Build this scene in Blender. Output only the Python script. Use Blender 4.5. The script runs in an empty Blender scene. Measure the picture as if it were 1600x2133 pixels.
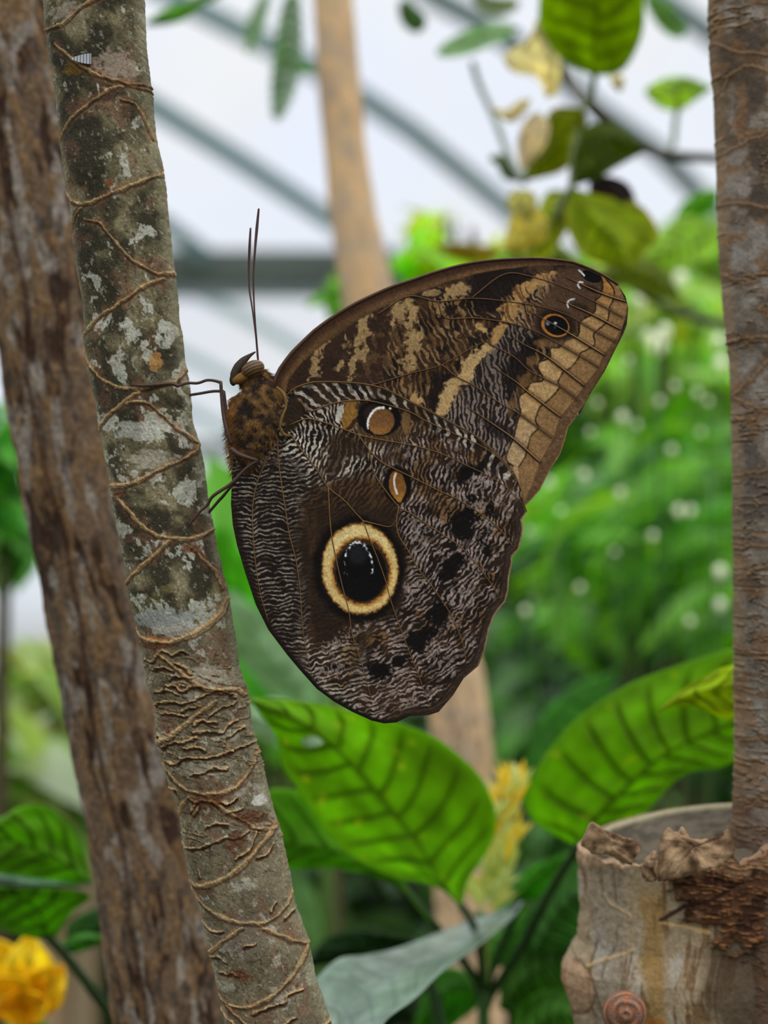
import bpy, math, random
import numpy as np
from mathutils import Vector, Matrix
PI = math.pi
sc = bpy.context.scene
# ------------------------------------------------------------------ camera
F = 4000.0                      # focal length in pixels of the 1600 x 2133 frame
PITCH = math.radians(4.77)      # the phone looks slightly upward
CAM = np.array([0., 0., 1.5])
cam = bpy.data.cameras.new('camera'); camo = bpy.data.objects.new('camera', cam); sc.collection.objects.link(camo)
camo.location = CAM; camo.rotation_euler = (PI / 2 + PITCH, 0, 0)
cam.sensor_fit = 'HORIZONTAL'; cam.sensor_width = 16.0; cam.lens = 40.0
cam.clip_start = .01; cam.clip_end = 200
cam.dof.use_dof = True; cam.dof.focus_distance = .3992; cam.dof.aperture_fstop = 40.0 / 6.0
sc.camera = camo
# ------------------------------------------------------------------ light: bright overcast sky over the glasshouse
world = bpy.data.worlds.new('overcast_sky'); sc.world = world; world.use_nodes = True
nt = world.node_tree; nt.nodes.clear()
def wn(t, **k):
    n = nt.nodes.new(t)
    for a, b in k.items(): setattr(n, a, b)
    return n
geo = wn('ShaderNodeTexCoord'); sep = wn('ShaderNodeSeparateXYZ'); nt.links.new(geo.outputs['Generated'], sep.inputs[0])
ramp = wn('ShaderNodeValToRGB'); mr = wn('ShaderNodeMapRange'); mr.inputs['From Min'].default_value = -1; mr.inputs['From Max'].default_value = 1
nt.links.new(sep.outputs['Z'], mr.inputs['Value']); nt.links.new(mr.outputs[0], ramp.inputs[0])
cr_ = ramp.color_ramp; cr_.elements[0].position = .0; cr_.elements[0].color = (.05, .06, .04, 1)
cr_.elements[1].position = 1.; cr_.elements[1].color = (2.0, 2.03, 2.08, 1)
for p, c in ((.49, (.09, .11, .07, 1)), (.52, (.84, .87, .90, 1)), (.62, (.85, .87, .93, 1)), (.70, (.92, .93, .96, 1)), (.80, (1.35, 1.37, 1.4, 1))):
    e = cr_.elements.new(p); e.color = c
noi = wn('ShaderNodeTexNoise'); noi.inputs['Scale'].default_value = 5; noi.inputs['Detail'].default_value = 3
nt.links.new(geo.outputs['Generated'], noi.inputs['Vector'])
rc = wn('ShaderNodeValToRGB'); rc.color_ramp.elements[0].position = .35; rc.color_ramp.elements[0].color = (.93, .97, 1.06, 1)
rc.color_ramp.elements[1].position = .65; rc.color_ramp.elements[1].color = (1.03, 1.0, .94, 1)
nt.links.new(noi.outputs[0], rc.inputs[0])
mul = wn('ShaderNodeMixRGB', blend_type='MULTIPLY'); mul.inputs[0].default_value = 1
nt.links.new(ramp.outputs[0], mul.inputs[1]); nt.links.new(rc.outputs[0], mul.inputs[2])
bg = wn('ShaderNodeBackground'); bg.inputs[1].default_value = 1.0; nt.links.new(mul.outputs[0], bg.inputs[0])
wo = wn('ShaderNodeOutputWorld'); nt.links.new(bg.outputs[0], wo.inputs[0])
# soft daylight from the overcast sky behind the photographer, through the roof
sl = bpy.data.lights.new('daylight', 'SUN'); sl.energy = .55; sl.angle = math.radians(50); sl.color = (1, .97, .92)
so = bpy.data.objects.new('daylight', sl); sc.collection.objects.link(so); so.rotation_euler = (math.radians(48), 0, math.radians(28))
vs = sc.view_settings; vs.view_transform = 'Standard'; vs.look = 'None'; vs.exposure = 0.0; vs.gamma = 1.0; vs.use_curve_mapping = False
sc.cycles.use_denoising = True; sc.cycles.max_bounces = 8; sc.cycles.transparent_max_bounces = 12
sc.cycles.use_adaptive_sampling = True; sc.cycles.adaptive_threshold = .01
sc.cycles.sample_clamp_indirect = 6

FW = np.array([0, math.cos(PITCH), math.sin(PITCH)]); UP = np.array([0, -math.sin(PITCH), math.cos(PITCH)]); RT = np.array([1., 0, 0])
def W(px, py, d):
    "world point of a picture position at depth d (metres along the viewing axis)"
    px = np.asarray(px, float); py = np.asarray(py, float); d = np.asarray(d, float) + 0 * px
    return CAM + d[..., None] * FW + ((px - 800) / F * d)[..., None] * RT + ((1066.5 - py) / F * d)[..., None] * UP
# ------------------------------------------------------------------ numpy pattern helpers
def _h(ix, iy, s):
    n = (ix * 374761393 + iy * 668265263 + s * 1442695041) & 0xffffffff
    n = ((n ^ (n >> 13)) * 1274126177) & 0xffffffff
    n = (n ^ (n >> 16)) & 0xffffff
    return n / float(0xffffff)
def vn(x, y, s=0):
    "smooth value noise, -1..1"
    x = np.asarray(x, float); y = np.asarray(y, float)
    ix = np.floor(x).astype(np.int64); iy = np.floor(y).astype(np.int64)
    fx = x - ix; fy = y - iy
    fx = fx * fx * (3 - 2 * fx); fy = fy * fy * (3 - 2 * fy)
    a = _h(ix, iy, s); b = _h(ix + 1, iy, s); c = _h(ix, iy + 1, s); d = _h(ix + 1, iy + 1, s)
    return ((a + (b - a) * fx) * (1 - fy) + (c + (d - c) * fx) * fy) * 2 - 1
def fbm(x, y, s=0, o=4, g=.5):
    t = 0; a = 1.; w = 0
    for k in range(o):
        t = t + a * vn(x * 2 ** k + 17.3 * k, y * 2 ** k - 9.1 * k, s + 31 * k); w += a; a *= g
    return t / w * 1.35
def sst(a, b, x):
    t = np.clip((x - a) / (b - a), 0, 1); return t * t * (3 - 2 * t)
def pdist(x, y, pts, closed=False, lim=1e9):
    "distance to a polyline"
    P = np.asarray(pts, float)
    if closed: P = np.vstack([P, P[:1]])
    best = np.full(x.shape, 1e9)
    for (ax, ay), (bx, by) in zip(P[:-1], P[1:]):
        dx, dy = bx - ax, by - ay; L = dx * dx + dy * dy + 1e-9
        t = np.clip(((x - ax) * dx + (y - ay) * dy) / L, 0, 1)
        best = np.minimum(best, (x - ax - t * dx) ** 2 + (y - ay - t * dy) ** 2)
    return np.sqrt(best)
def inside(x, y, pts):
    P = np.asarray(pts, float); r = np.zeros(x.shape, bool)
    for (ax, ay), (bx, by) in zip(P, np.roll(P, -1, 0)):
        if ay == by: continue
        c = (ay > y) != (by > y)
        r ^= c & (x < (bx - ax) * (y - ay) / (by - ay) + ax)
    return r
def sdf(x, y, pts):
    "negative inside"
    d = pdist(x, y, pts, True); return np.where(inside(x, y, pts), -d, d)
def dens(pts, n=6):
    "Catmull-Rom densify an open polyline"
    P = np.asarray(pts, float)
    if len(P) < 3: return P
    Q = np.vstack([2 * P[0] - P[1], P, 2 * P[-1] - P[-2]]); out = []
    for i in range(1, len(Q) - 2):
        for k in range(n):
            t = k / n
            out.append(.5 * (2 * Q[i] + (Q[i + 1] - Q[i - 1]) * t + (2 * Q[i - 1] - 5 * Q[i] + 4 * Q[i + 1] - Q[i + 2]) * t * t
                             + (3 * Q[i] - Q[i - 1] - 3 * Q[i + 1] + Q[i + 2]) * t ** 3))
    out.append(P[-1]); return np.array(out)
def cr(x0, y0, s, *p):
    return [(x0 + a * s, y0 + b * s) for a, b in p]
def mixc(c, col, m):
    return c + (np.asarray(col, float) - c) * m[:, None]
def ell(x, y, cx, cy, rx, ry, rot=0):
    a = math.radians(rot); dx = x - cx; dy = y - cy
    u = dx * math.cos(a) + dy * math.sin(a); v = -dx * math.sin(a) + dy * math.cos(a)
    return np.sqrt((u / rx) ** 2 + (v / ry) ** 2)

# ------------------------------------------------------------------ owl butterfly wing drawing (unit: 0.1 mm on the wing)
FORE = [(570,808),(576,781),(591,757),(611,731),(632,711),(652,691),(694,660),(735,635),(776,615),(817,597),(859,583),(912,565),(975,549),(1037,541),(1116,538),(1178,543),(1209,551),(1256,572),(1287,592),(1303,617),(1309,642),(1306,676),(1298,697),(1281,730),(1260,773),(1231,819),(1208,861),(1184,889),(1176,920),(1166,948),(1145,980),(1124,1022),(1103,1045),(1085,1062),(1000,1020),(850,900),(700,860),(600,850)]
HIND = [(575,880),(597,824),(611,810),(632,801),(652,796),(683,795),(714,796),(745,798),(766,801),(797,808),(828,822),(859,839),(891,854),(944,882),(991,907),(1025,936),(1050,961),(1069,982),(1080,1005),(1087,1024),(1091,1047),(1098,1066),(1087,1083),(1090,1100),(1087,1120),(1081,1145),(1067,1159),(1067,1173),(1061,1202),(1059,1230),(1053,1253),(1039,1269),(1028,1286),(1019,1312),(1010,1356),(997,1387),(966,1413),(944,1448),(914,1483),(892,1490),(852,1492),(826,1505),(800,1507),(774,1501),(734,1483),(695,1461),(660,1435),(625,1396),(599,1365),(559,1312),(533,1260),(511,1194),(494,1137),(485,1094),(481,1050),(483,1000),(486,950),(500,920),(540,900)]
HV = [dens(p) for p in [
 [(625,830),(631,843),(637,853),(653,856),(681,844),(716,836),(762,834),(809,844),(856,859),(884,875),(941,901),(991,923),(1025,943),(1053,968),(1074,1000)],
 [(605,885),(637,872),(669,878),(716,894),(747,906),(794,916),(870,930),(927,948),(969,968),(1011,988),(1045,1007),(1070,1030),(1087,1048)],
 [(747,906),(769,937),(794,962),(825,978),(872,1001),(912,1021),(955,1041),(997,1067),(1031,1092),(1053,1117),(1070,1140)],
 [(769,937),(778,981),(794,1009),(831,1056),(856,1069),(903,1101),(957,1137),(991,1173),(1019,1210),(1042,1247)],
 [(831,1056),(826,1085),(831,1116),(851,1148),(873,1187),(905,1228),(940,1282),(962,1334),(971,1378)],
 [(606,906),(631,941),(662,981),(684,1016),(716,1041),(741,1069),(756,1085),(769,1120),(787,1164),(804,1212),(813,1247),(826,1286),(852,1356),(874,1413),(896,1474)],
 [(684,1016),(687,1075),(693,1129),(712,1216),(726,1269),(734,1321),(752,1378),(774,1457)],
 [(578,916),(580,956),(587,1012),(594,1056),(603,1114),(616,1164),(625,1225),(629,1291),(638,1356),(651,1413)],
 [(574,926),(550,969),(534,1012),(526,1062),(528,1122),(532,1170),(542,1234),(559,1295)],
]]
HV += [dens([(756,1085),(785,1092),(812,1097),(824,1085)])]
_c = lambda *p: cr(850, 520, .3125, *p)
_d = lambda *p: cr(570, 540, .20625, *p)
FV = [dens(p) for p in [
 _c((-200,430),(0,310),(200,345),(420,325),(640,342),(860,375),(1060,435),(1250,545),(1380,612)),
 _c((420,325),(640,165),(830,182),(1040,250),(1230,340),(1430,450)),
 _c((200,345),(250,455),(440,455),(600,475),(720,500),(850,545),(950,595),(1080,670),(1200,740),(1272,785)),
 _c((-420,935),(-250,905),(0,830),(220,770),(400,670),(530,602)),
 _c((530,602),(540,625),(700,710),(800,800),(890,850),(1020,915),(1122,995)),
 _c((230,770),(330,850),(430,900),(520,960),(640,1040),(750,1100),(960,1255)),
 _c((-180,925),(-60,975),(60,1030),(160,1075)),
]]
FS = [_c((1050,180),(1290,290),(1452,345)), _c((1000,330),(1225,430),(1415,530)), _c((850,430),(1080,560),(1310,700)),
      _c((700,585),(790,640),(930,715),(1175,905)), _c((590,795),(720,880),(790,940),(1015,1112)), _c((400,1050),(520,1130),(705,1260),(880,1415))]
_L1 = dens(_c((1180,90),(1290,190),(1288,300),(1250,340),(1250,400),(1215,440),(1150,480),(1135,570),(1060,600),(1010,650),(950,660),(945,720),(880,750),(870,790),(900,870),(820,890),(790,940),(740,990),(750,1080),(730,1150),(705,1250),(655,1390),(700,1440)), 4)
_L2 = dens(_c((1280,150),(1370,260),(1365,340),(1345,380),(1335,460),(1310,500),(1240,560),(1245,630),(1205,660),(1150,690),(1140,720),(1080,790),(1040,810),(1000,880),(1010,920),(930,1010),(880,1050),(850,1130),(868,1190),(820,1240),(800,1310),(780,1380),(735,1450)), 4)
_L3 = _c((1440,240),(1462,400),(1412,540),(1372,612),(1302,700),(1270,790),(1172,905),(1120,992),(1015,1112),(965,1262),(882,1412),(840,1530))

def wing_hind(x, y):
    bx, by = 588., 905.
    r = np.hypot(x - bx, y - by); th = np.arctan2(y - by, x - bx)
    w = 7 * fbm(x / 34, y / 34, 3, 3); w2 = 3.0 * fbm(x / 10, y / 10, 5, 2)
    dv = np.full(x.shape, 1e9)
    for v in HV: dv = np.minimum(dv, pdist(x, y, v))
    rr = r + w + w2 - 5 * np.exp(-(dv / 9) ** 2)
    # left panel uses near horizontal lines, gently sagging between the veins
    left = sst(655, 600, x) * sst(930, 1000, y)
    yy = y + w * .8 + w2 * .75 - 4 * np.exp(-(dv / 9) ** 2) + (x - 480) * .05
    tan_ = th * 60
    def stripes(ph, p, thr, s, k=.75, ta=tan_, tl=1.0):
        v = np.cos(2 * np.pi * ph / p) + k * fbm(ph / (p * .55), ta / tl / 5., s, 2) + .35 * vn(x / 5., y / 5., s + 7)
        return sst(thr - .22, thr + .22, v)
    A = stripes(yy, 9.0, .5, 11, .6, x / 6, .9)
    B = stripes(rr, 10, .3, 12, .85)
    Ctop = stripes(rr * 1.0, 19, .3, 13, .7, tan_, 1.2)
    Dm = stripes(rr, 9.5, .25, 14, 1.3, tan_ * 1.6, .7)
    top = sst(2, -4, sdf(x, y, [(596,826),(632,800),(683,794),(745,797),(800,808),(870,845),(1000,910),(1080,1000),(1040,1000),(960,925),(840,865),(790,850),(716,836),(681,844),(650,858),(625,850)]))
    c = np.zeros((len(x), 3)) + np.array([26., 19., 15.])
    brn = sst(-.25, .6, fbm(x / 45, y / 45, 21, 3))
    c = mixc(c, (52, 37, 26), brn * .8 * (1 - left))
    # stripe amount and tint
    m = A * left + (1 - left) * B
    right = sst(790, 860, x + .15 * (y - 900)) * (1 - top)
    m = m * (1 - right) + Dm * right
    m = m * (1 - top) + Ctop * top
    white = np.array([176., 166., 152.]); pink = np.array([150., 132., 124.]); och = np.array([108., 76., 42.])
    tint = np.zeros((len(x), 3)) + white
    tint = mixc(tint, (128, 120, 108), left * .85)
    tint = mixc(tint, pink, right * .9)
    ocn = sst(.05, .5, fbm(x / 38 + 4, y / 38, 25, 3)) * sst(640, 760, x)
    tint = mixc(tint, och, ocn * .85 * (1 - left))
    stren = sst(-.9, .3, fbm(x / 12, y / 12, 27, 2))
    m = m * (.4 + .6 * stren) * (.72 + .28 * sst(-.5, .3, vn(x / 3.2, y / 3.2, 28)))
    # brown smooth zones
    def zone(pts, soft=18):
        return sst(soft * .4, -soft * .6, sdf(x, y, pts) + 7 * fbm(x / 16, y / 16, 33, 2))
    z1 = zone([(612,1130),(628,1040),(650,1010),(690,1000),(760,985),(800,1000),(830,1060),(836,1110),(850,1170),(850,1240),(820,1280),(770,1300),(728,1330),(690,1345),(650,1360),(636,1300),(632,1220),(626,1180)], 26)
    z2 = zone([(684,905),(720,900),(748,912),(770,940),(760,952),(720,960),(700,985),(672,985),(684,950),(690,930)], 14)
    c = mixc(c, (36, 25, 17), z1 * .9); c = mixc(c, (58, 40, 24), z1 * sst(.1, .6, fbm(x / 26, y / 60, 34, 3)) * .6); m = m * (1 - .93 * z1)
    st = stripes(rr, 9.5, .35, 15, 1.0)
    c = mixc(c, (82, 56, 30), st * z1 * sst(1090, 1020, y) * .7)
    c = mixc(c, (40, 28, 18), z2 * .8); m = m * (1 - .75 * z2)
    c = c + (tint - c) * (m * .95)[:, None]
    wb = sst(60, 20, np.hypot(x - 640, (y - 930) * .8)) * sst(585, 610, x)
    c = c + (np.array([188., 180., 166.]) - c) * (m * wb * .8)[:, None]
    # base cell
    zb = zone([(590,900),(585,870),(600,826),(625,815),(634,850),(628,880),(612,900)], 8)
    c = mixc(c, (40, 30, 20), zb * .92)
    # black blotch band
    for bxx, byy, rx, ry, ro in [(969,988,14,24,25),(966,1092,26,32,20),(972,1105,18,20,0),(946,1170,24,20,-40),(933,1194,20,14,-30),(914,1277,22,26,25),(872,1334,24,24,20),(893,1318,16,14,0),(792,1397,25,18,15),(1000,975,8,16,20),(1010,1140,9,20,-30),(830,1380,14,12,0),(982,1040,12,14,0),(1019,1060,10,16,0),(700,1390,22,9,0)]:
        e = ell(x, y, bxx, byy, rx, ry, ro) + .45 * fbm(x / 9, y / 9, 41, 3)
        c = mixc(c, (13, 10, 9), sst(1.15, .8, e) * .95)
    # pale stipple beyond the band
    for bxx, byy, rx, ry in [(1000,1050,26,18),(993,1010,24,20),(1012,1092,24,22),(1003,1130,20,18),(960,1232,22,16),(985,1180,22,22),(905,1352,20,22),(942,1300,18,20),(1040,1040,14,18),(824,1398,13,10),(760,1290,40,14),(715,1330,50,16),(690,1400,44,16),(845,1225,14,40),(870,1100,24,30),(850,1470,26,12)]:
        e = ell(x, y, bxx, byy, rx, ry, -35 if bxx < 880 and byy > 1200 else 0) + .9 * fbm(x / 5, y / 7, 43, 3)
        c = mixc(c, (150, 136, 128), sst(1.0, .5, e) * .62 * sst(-.45, .25, vn(x / 3.4, y / 4.2, 44) + .35 * (m - .3)))
    # ---- small upper eyespot
    hal = ell(x, y, 790, 872, 62, 50) + .12 * fbm(x / 8, y / 8, 51)
    c = mixc(c, (66, 46, 26), sst(1.12, .9, hal) * .75 * (1 - top * .6) * sst(735, 755, x + 20 * fbm(x / 14, y / 14, 52)))
    e = ell(x, y, 729, 868, 19, 34, 12) + .4 * fbm(x / 9, y / 9, 53); c = mixc(c, (128, 90, 38), sst(1.1, .8, e) * .9)
    e = ell(x, y, 708, 862, 7, 22, 14) + .3 * fbm(x / 6, y / 6, 54); c = mixc(c, (176, 172, 160), sst(1.1, .8, e) * .9)
    e = ell(x, y, 733, 885, 5, 26, 40) + .3 * fbm(x / 7, y / 7, 55); c = mixc(c, (34, 24, 16), sst(1.1, .8, e) * .85)
    e = ell(x, y, 846, 880, 10, 30, 0) + .3 * fbm(x / 8, y / 8, 56); c = mixc(c, (112, 84, 50), sst(1.1, .7, e) * .8)
    e = ell(x, y, 790, 870, 46, 39, 8) + .06 * fbm(x / 5, y / 5, 57); c = mixc(c, (14, 11, 10), sst(1.04, .95, e))
    e = ell(x, y, 775, 858, 20, 16, -30); c = mixc(c, (38, 26, 22), sst(1.1, .7, e))
    e = ell(x, y, 794, 878, 29, 27, -45) + .04 * fbm(x / 4, y / 4, 58)
    inn = sst(1.05, .93, e); c = mixc(c, (104, 70, 40), inn); c = mixc(c, (138, 94, 42), inn * sst(875, 903, y) * .8)
    arc = pdist(x, y, dens([(799,849),(786,851),(775,860),(767,876),(766,893)]))
    c = mixc(c, (214, 208, 206), sst(3.6, 1.6, arc + 1.1 * fbm(x / 3, y / 3, 59) + sst(880, 895, y) * 1.2))
    e = ell(x, y, 813, 851, 3, 2.4); c = mixc(c, (190, 180, 170), sst(1.3, .7, e))
    # ---- lower small eyespot
    e = ell(x, y, 828, 1010, 30, 41, -4) + .06 * fbm(x / 5, y / 5, 61); c = mixc(c, (15, 11, 9), sst(1.05, .9, e))
    e = ell(x, y, 828, 1014, 18 * sst(1060, 1015, y) ** .5 + .1, 34, -8) + .05 * fbm(x / 4, y / 4, 62)
    inn = sst(1.05, .9, e); c = mixc(c, (112, 74, 34), inn); c = mixc(c, (150, 104, 44), inn * sst(1015, 1040, y) * .8)
    arc = pdist(x, y, dens([(824,987),(821,1000),(823,1014),(827,1028)])); c = mixc(c, (206, 192, 180), sst(3.0, 1.2, arc + .8 * fbm(x / 3, y / 3, 63)))
    # ---- great eyespot
    e0 = ell(x, y, 748, 1186, 98, 113, -6) + .04 * fbm(x / 9, y / 9, 71); c = mixc(c, (15, 11, 9), sst(1.06, .9, e0))
    e1 = ell(x, y, 736, 1180, 108, 122, -6); c = mixc(c, (40, 27, 17), sst(.05, 0, np.abs(e1 - .93)) * .5 * sst(700, 660, x))
    e = ell(x, y, 750, 1185, 78, 93, -5) + .03 * fbm(x / 5, y / 5, 72)
    c = mixc(c, (120, 80, 34), sst(1.07, 1.0, e) * .9)
    rg = sst(1.03, .96, e); c = mixc(c, (196, 168, 108), rg)
    c = mixc(c, (206, 186, 132), rg * sst(1.0, .82, e) * sst(1190, 1120, y) * .8)
    e = ell(x, y, 753, 1190, 59, 68, -5) + .05 * fbm(x / 5, y / 5, 73)
    c = mixc(c, (158, 106, 44), sst(1.14, 1.0, e)); c = mixc(c, (52, 34, 20), sst(1.04, .94, e)); 
    e = ell(x, y, 753, 1192, 53, 61, -5) + .03 * fbm(x / 5, y / 5, 74); c = mixc(c, (9, 8, 9), sst(1.04, .94, e))
    e = ell(x, y, 746, 1155, 24, 26); c = mixc(c, (34, 36, 40), sst(1.1, .5, e) * .6)
    ringp = np.abs(ell(x, y, 747, 1178, 29, 48, -4) - 1) * 30
    c = mixc(c, (205, 208, 212), sst(4.2, 1.2, ringp + 2.2 * vn(x / 3, y / 3, 75) + 1.2) * sst(1205, 1185, y) * sst(-.2, .3, vn(x / 6, y / 6, 76) + .5 * sst(1150, 1135, y)))
    # margins
    db = pdist(x, y, HIND, True)
    outer = sst(12, 4, db + 2 * fbm(x / 8, y / 8, 81)) * (1 - top) * sst(700, 760, x) * sst(1040, 1075, y)
    c = mixc(c, (50, 38, 29), sst(26, 12, db + 3 * fbm(x / 8, y / 8, 82)) * (1 - top) * sst(790, 850, x) * sst(1020, 1060, y) * .85)
    c = mixc(c, (24, 18, 14), sst(2.5, 0, np.abs(db - 15)) * sst(800, 860, x) * sst(1050, 1080, y) * .8)
    c = mixc(c, (136, 112, 84), sst(4.5, 1.5, db) * sst(960, 1020, x) * sst(1040, 1070, y) * .9)
    c = mixc(c, (20, 15, 12), sst(11, 4, db) * sst(960, 780, x) * sst(1180, 1300, y))
    c = mixc(c, (26, 18, 13), sst(20, 8, db + 3 * fbm(x / 7, y / 7, 83)) * sst(700, 520, x) * sst(1000, 1080, y) * .85)
    c = mixc(c, (112, 88, 60), sst(3.5, 1, db) * sst(1000, 960, y) * sst(590, 630, x))
    c = c * (1 + .10 * vn(x / 2.2, y / 2.2, 91) + .08 * vn(x / 5, y / 5, 92))[:, None]
    h = -.25 * dv * 0 + .5 * m
    return np.clip(c, 0, 255), dv

def wing_fore(x, y):
    bx, by = 560., 860.
    r = np.hypot(x - bx, y - by); th = np.arctan2(y - by, x - bx)
    w = 8 * fbm(x / 36, y / 36, 103, 3) + 3.2 * fbm(x / 11, y / 11, 105, 2)
    dv = np.full(x.shape, 1e9)
    for v in FV: dv = np.minimum(dv, pdist(x, y, v))
    rr = r + w - 4 * np.exp(-(dv / 9) ** 2); tan_ = th * 70
    def stripes(p, thr, s, k=.8, tl=1.):
        v = np.cos(2 * np.pi * rr / p) + k * fbm(rr / (p * .55), tan_ / tl / 5, s, 2) + .35 * vn(x / 5, y / 5, s + 7)
        return sst(thr - .25, thr + .25, v)
    c = np.zeros((len(x), 3)) + np.array([38., 27., 20.])
    c = mixc(c, (66, 45, 28), sst(-.2, .5, fbm(x / 30, y / 30, 111, 3)) * .8)
    c = mixc(c, (20, 15, 13), sst(.1, .5, fbm(x / 34 + 9, y / 26, 112, 3)) * .8)
    zs = sst(740, 800, x) * sst(8, 60, pdist(x, y, FORE[:22]))
    tint = mixc(np.zeros((len(x), 3)) + np.array([134., 106., 70.]), (92, 64, 36), sst(-.1, .5, fbm(x / 30, y / 30, 113, 2)))
    tint = mixc(tint, (150, 128, 108), sst(820, 900, y) * .6)
    m = stripes(13, .3, 114, 1.0)
    c = c + (tint - c) * (m * zs * .8)[:, None]
    rz = sst(-14, 10, (x - 905) * .62 + (y - 880) * -.0 - 0 + (y - 860) * .45)      # beyond the pale streak
    def patch(pts, col, a=.95, amp=6, sc=9, soft=3, seed=121):
        nonlocal c
        d = sdf(x, y, pts) + amp * fbm(x / sc, y / sc, seed, 3)
        c = mixc(c, col, sst(soft, -soft, d) * a)
    tn = (138, 112, 76)
    # dark smooth cell near the base with drawn pale patches
    patch(_d((60,1250),(250,1000),(520,780),(840,600),(1000,500),(1150,440),(1180,700),(1100,1230),(800,1260),(300,1250)), (46, 31, 23), .85)
    c = mixc(c, (88, 66, 44), sst(.15, .5, fbm(x / 13, y / 17, 131, 3)) * sst(700, 740, x) * sst(880, 820, x) * .7 * sst(800, 770, y))
    for k, p in enumerate([_d((520,810),(560,830),(480,930),(470,1060),(450,1170),(360,1210),(390,1080),(420,930)), _d((900,570),(1010,520),(960,650),(1010,760),(900,850),(790,890),(820,740),(860,640)),
              _d((940,880),(940,980),(840,1060),(800,1230),(735,1230),(755,1040),(820,960),(740,930),(880,890)), _d((1130,440),(1400,395),(1440,440),(1330,490),(1310,610),(1250,610),(1210,700),(1165,620),(1180,500)),
              _d((1390,470),(1465,490),(1455,640),(1400,660),(1330,705),(1300,650),(1390,600)), _d((1370,700),(1490,710),(1475,900),(1410,960),(1455,1100),(1370,1130),(1330,1040),(1255,1035),(1350,950),(1335,850)),
              _d((730,800),(755,860),(720,920),(705,880)), _d((580,1100),(680,1030),(720,1080),(640,1110)), _c((235,250),(390,208),(405,300),(260,332),(235,290)), _c((180,350),(245,350),(235,450),(205,440)),
              _c((0,370),(60,380),(50,470),(0,450)), _c((430,490),(480,468),(528,520),(512,585),(470,540)), _c((10,1000),(60,940),(80,1000),(40,1040))]):
        patch(p, (146, 120, 80) if k < 11 else (170, 136, 88), .9, 10, 8, 3, 140 + k)
    c = mixc(c, (44, 30, 22), sst(.25, .6, fbm(x / 7, y / 16, 129, 3)) * .55 * sst(900, 860, x))
    e = ell(x, y, 899, 610, 19, 7, -6) + .2 * fbm(x / 5, y / 5, 128); c = mixc(c, (34, 24, 18), sst(1.75, 1.4, e)); c = mixc(c, (122, 98, 66), sst(1.15, .9, e))
    # dark bands right and left of the pale streak
    dk = [_c((300,740),(350,740),(350,800),(290,790)), _c((290,820),(240,900),(200,1000),(185,1075),(125,1050),(135,930),(190,850)), _c((430,150),(560,110),(760,120),(820,180),(700,260),(640,340),(560,420),(440,400),(400,300),(420,220)),
          _c((760,550),(900,560),(860,640),(790,760),(700,860),(640,900),(600,840),(680,740)), _c((480,560),(520,600),(400,640),(380,580)), _c((250,380),(330,370),(330,450),(250,450))]
    for p in dk: patch(p, (22, 16, 14), .9, 9, 9, 4, 151)
    # stripes beyond the streak: greyish ridges on black
    z = sst(6, -6, sdf(x, y, _c((560,640),(640,500),(720,500),(850,540),(800,700),(700,860),(740,990),(740,1100),(700,1250),(640,1400),(560,1330),(280,1140),(230,1120),(300,1000),(420,880),(440,800))))
    m2 = stripes(9.5, .25, 116, 1.0, .8)
    c = mixc(c, (27, 22, 20), z * .85)
    c = c + (mixc(np.zeros((len(x), 3)) + np.array([104., 92., 84.]), (128, 112, 104), sst(780, 860, y)) - c) * (m2 * z * .9)[:, None]
    patch(_c((640,760),(860,560),(860,650),(740,900),(690,1000),(640,940)), (18, 14, 12), .85, 10, 10, 6, 153)
    patch(_c((460,1140),(560,1130),(700,1200),(690,1290),(600,1280)), (24, 19, 18), .75, 8, 9, 6, 154)
    # pale streak
    sk = [_c((900,150),(985,150),(940,235),(870,250),(810,300),(745,370),(705,490),(620,480),(640,420),(590,400),(700,330),(715,250),(800,215)), _c((560,550),(620,485),(665,500),(600,605),(560,632),(542,590)),
          _c((525,628),(585,650),(500,720),(440,800),(420,905),(350,900),(300,1010),(250,1112),(185,1090),(208,990),(270,870),(340,830),(365,740),(430,690))]
    for k, p in enumerate(sk): patch(p, (158, 122, 74) if k < 2 else (172, 142, 96), .93, 6, 7, 3, 155)
    c = mixc(c, (74, 48, 28), sst(.1, .5, fbm(rr / 7, tan_ / 9, 157, 2)) * sst(4, -4, sdf(x, y, sk[0])) * .75)
    m3 = stripes(10, .62, 118, .9)
    c = c + (np.array([150., 128., 104.]) - c) * (m3 * .6 * sst(8, -8, sdf(x, y, _c((660,500),(860,240),(1000,150),(1060,170),(880,380),(830,540)))))[:, None]
    # brown field with small eyespot and crescents
    fld = sdf(x, y, _c((1010,130),(1180,110),(1290,190),(1285,300),(1250,345),(1245,400),(1210,440),(1140,480),(1120,560),(1060,600),(950,600),(830,540),(850,440),(900,340),(960,230)))
    c = mixc(c, (72, 52, 38), sst(8, -8, fld + 3 * fbm(x / 10, y / 10, 161)) * .93)
    # scale-like margin cells
    band = _L1.tolist() + [(1085,1062),(1124,1022),(1166,948),(1184,889),(1231,819),(1281,730),(1309,642),(1287,592),(1256,572)]
    ib = sst(1.5, -1.5, sdf(x, y, band))
    g = .5 + .5 * fbm(x / 14, y / 14, 163, 2)
    c = mixc(c, (150, 118, 76), ib)
    c = mixc(c, (168, 136, 92), ib * sst(720, 800, y) * sst(.2, .8, g))
    c = mixc(c, (142, 122, 100), ib * sst(850, 920, y) * .6)
    in2 = sst(1.5, -1.5, sdf(x, y, _L2.tolist() + [(1085,1062),(1124,1022),(1166,948),(1184,889),(1231,819),(1281,730),(1309,642),(1287,592),(1256,572)]))
    c = mixc(c, (124, 94, 60), in2 * .95)
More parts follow.
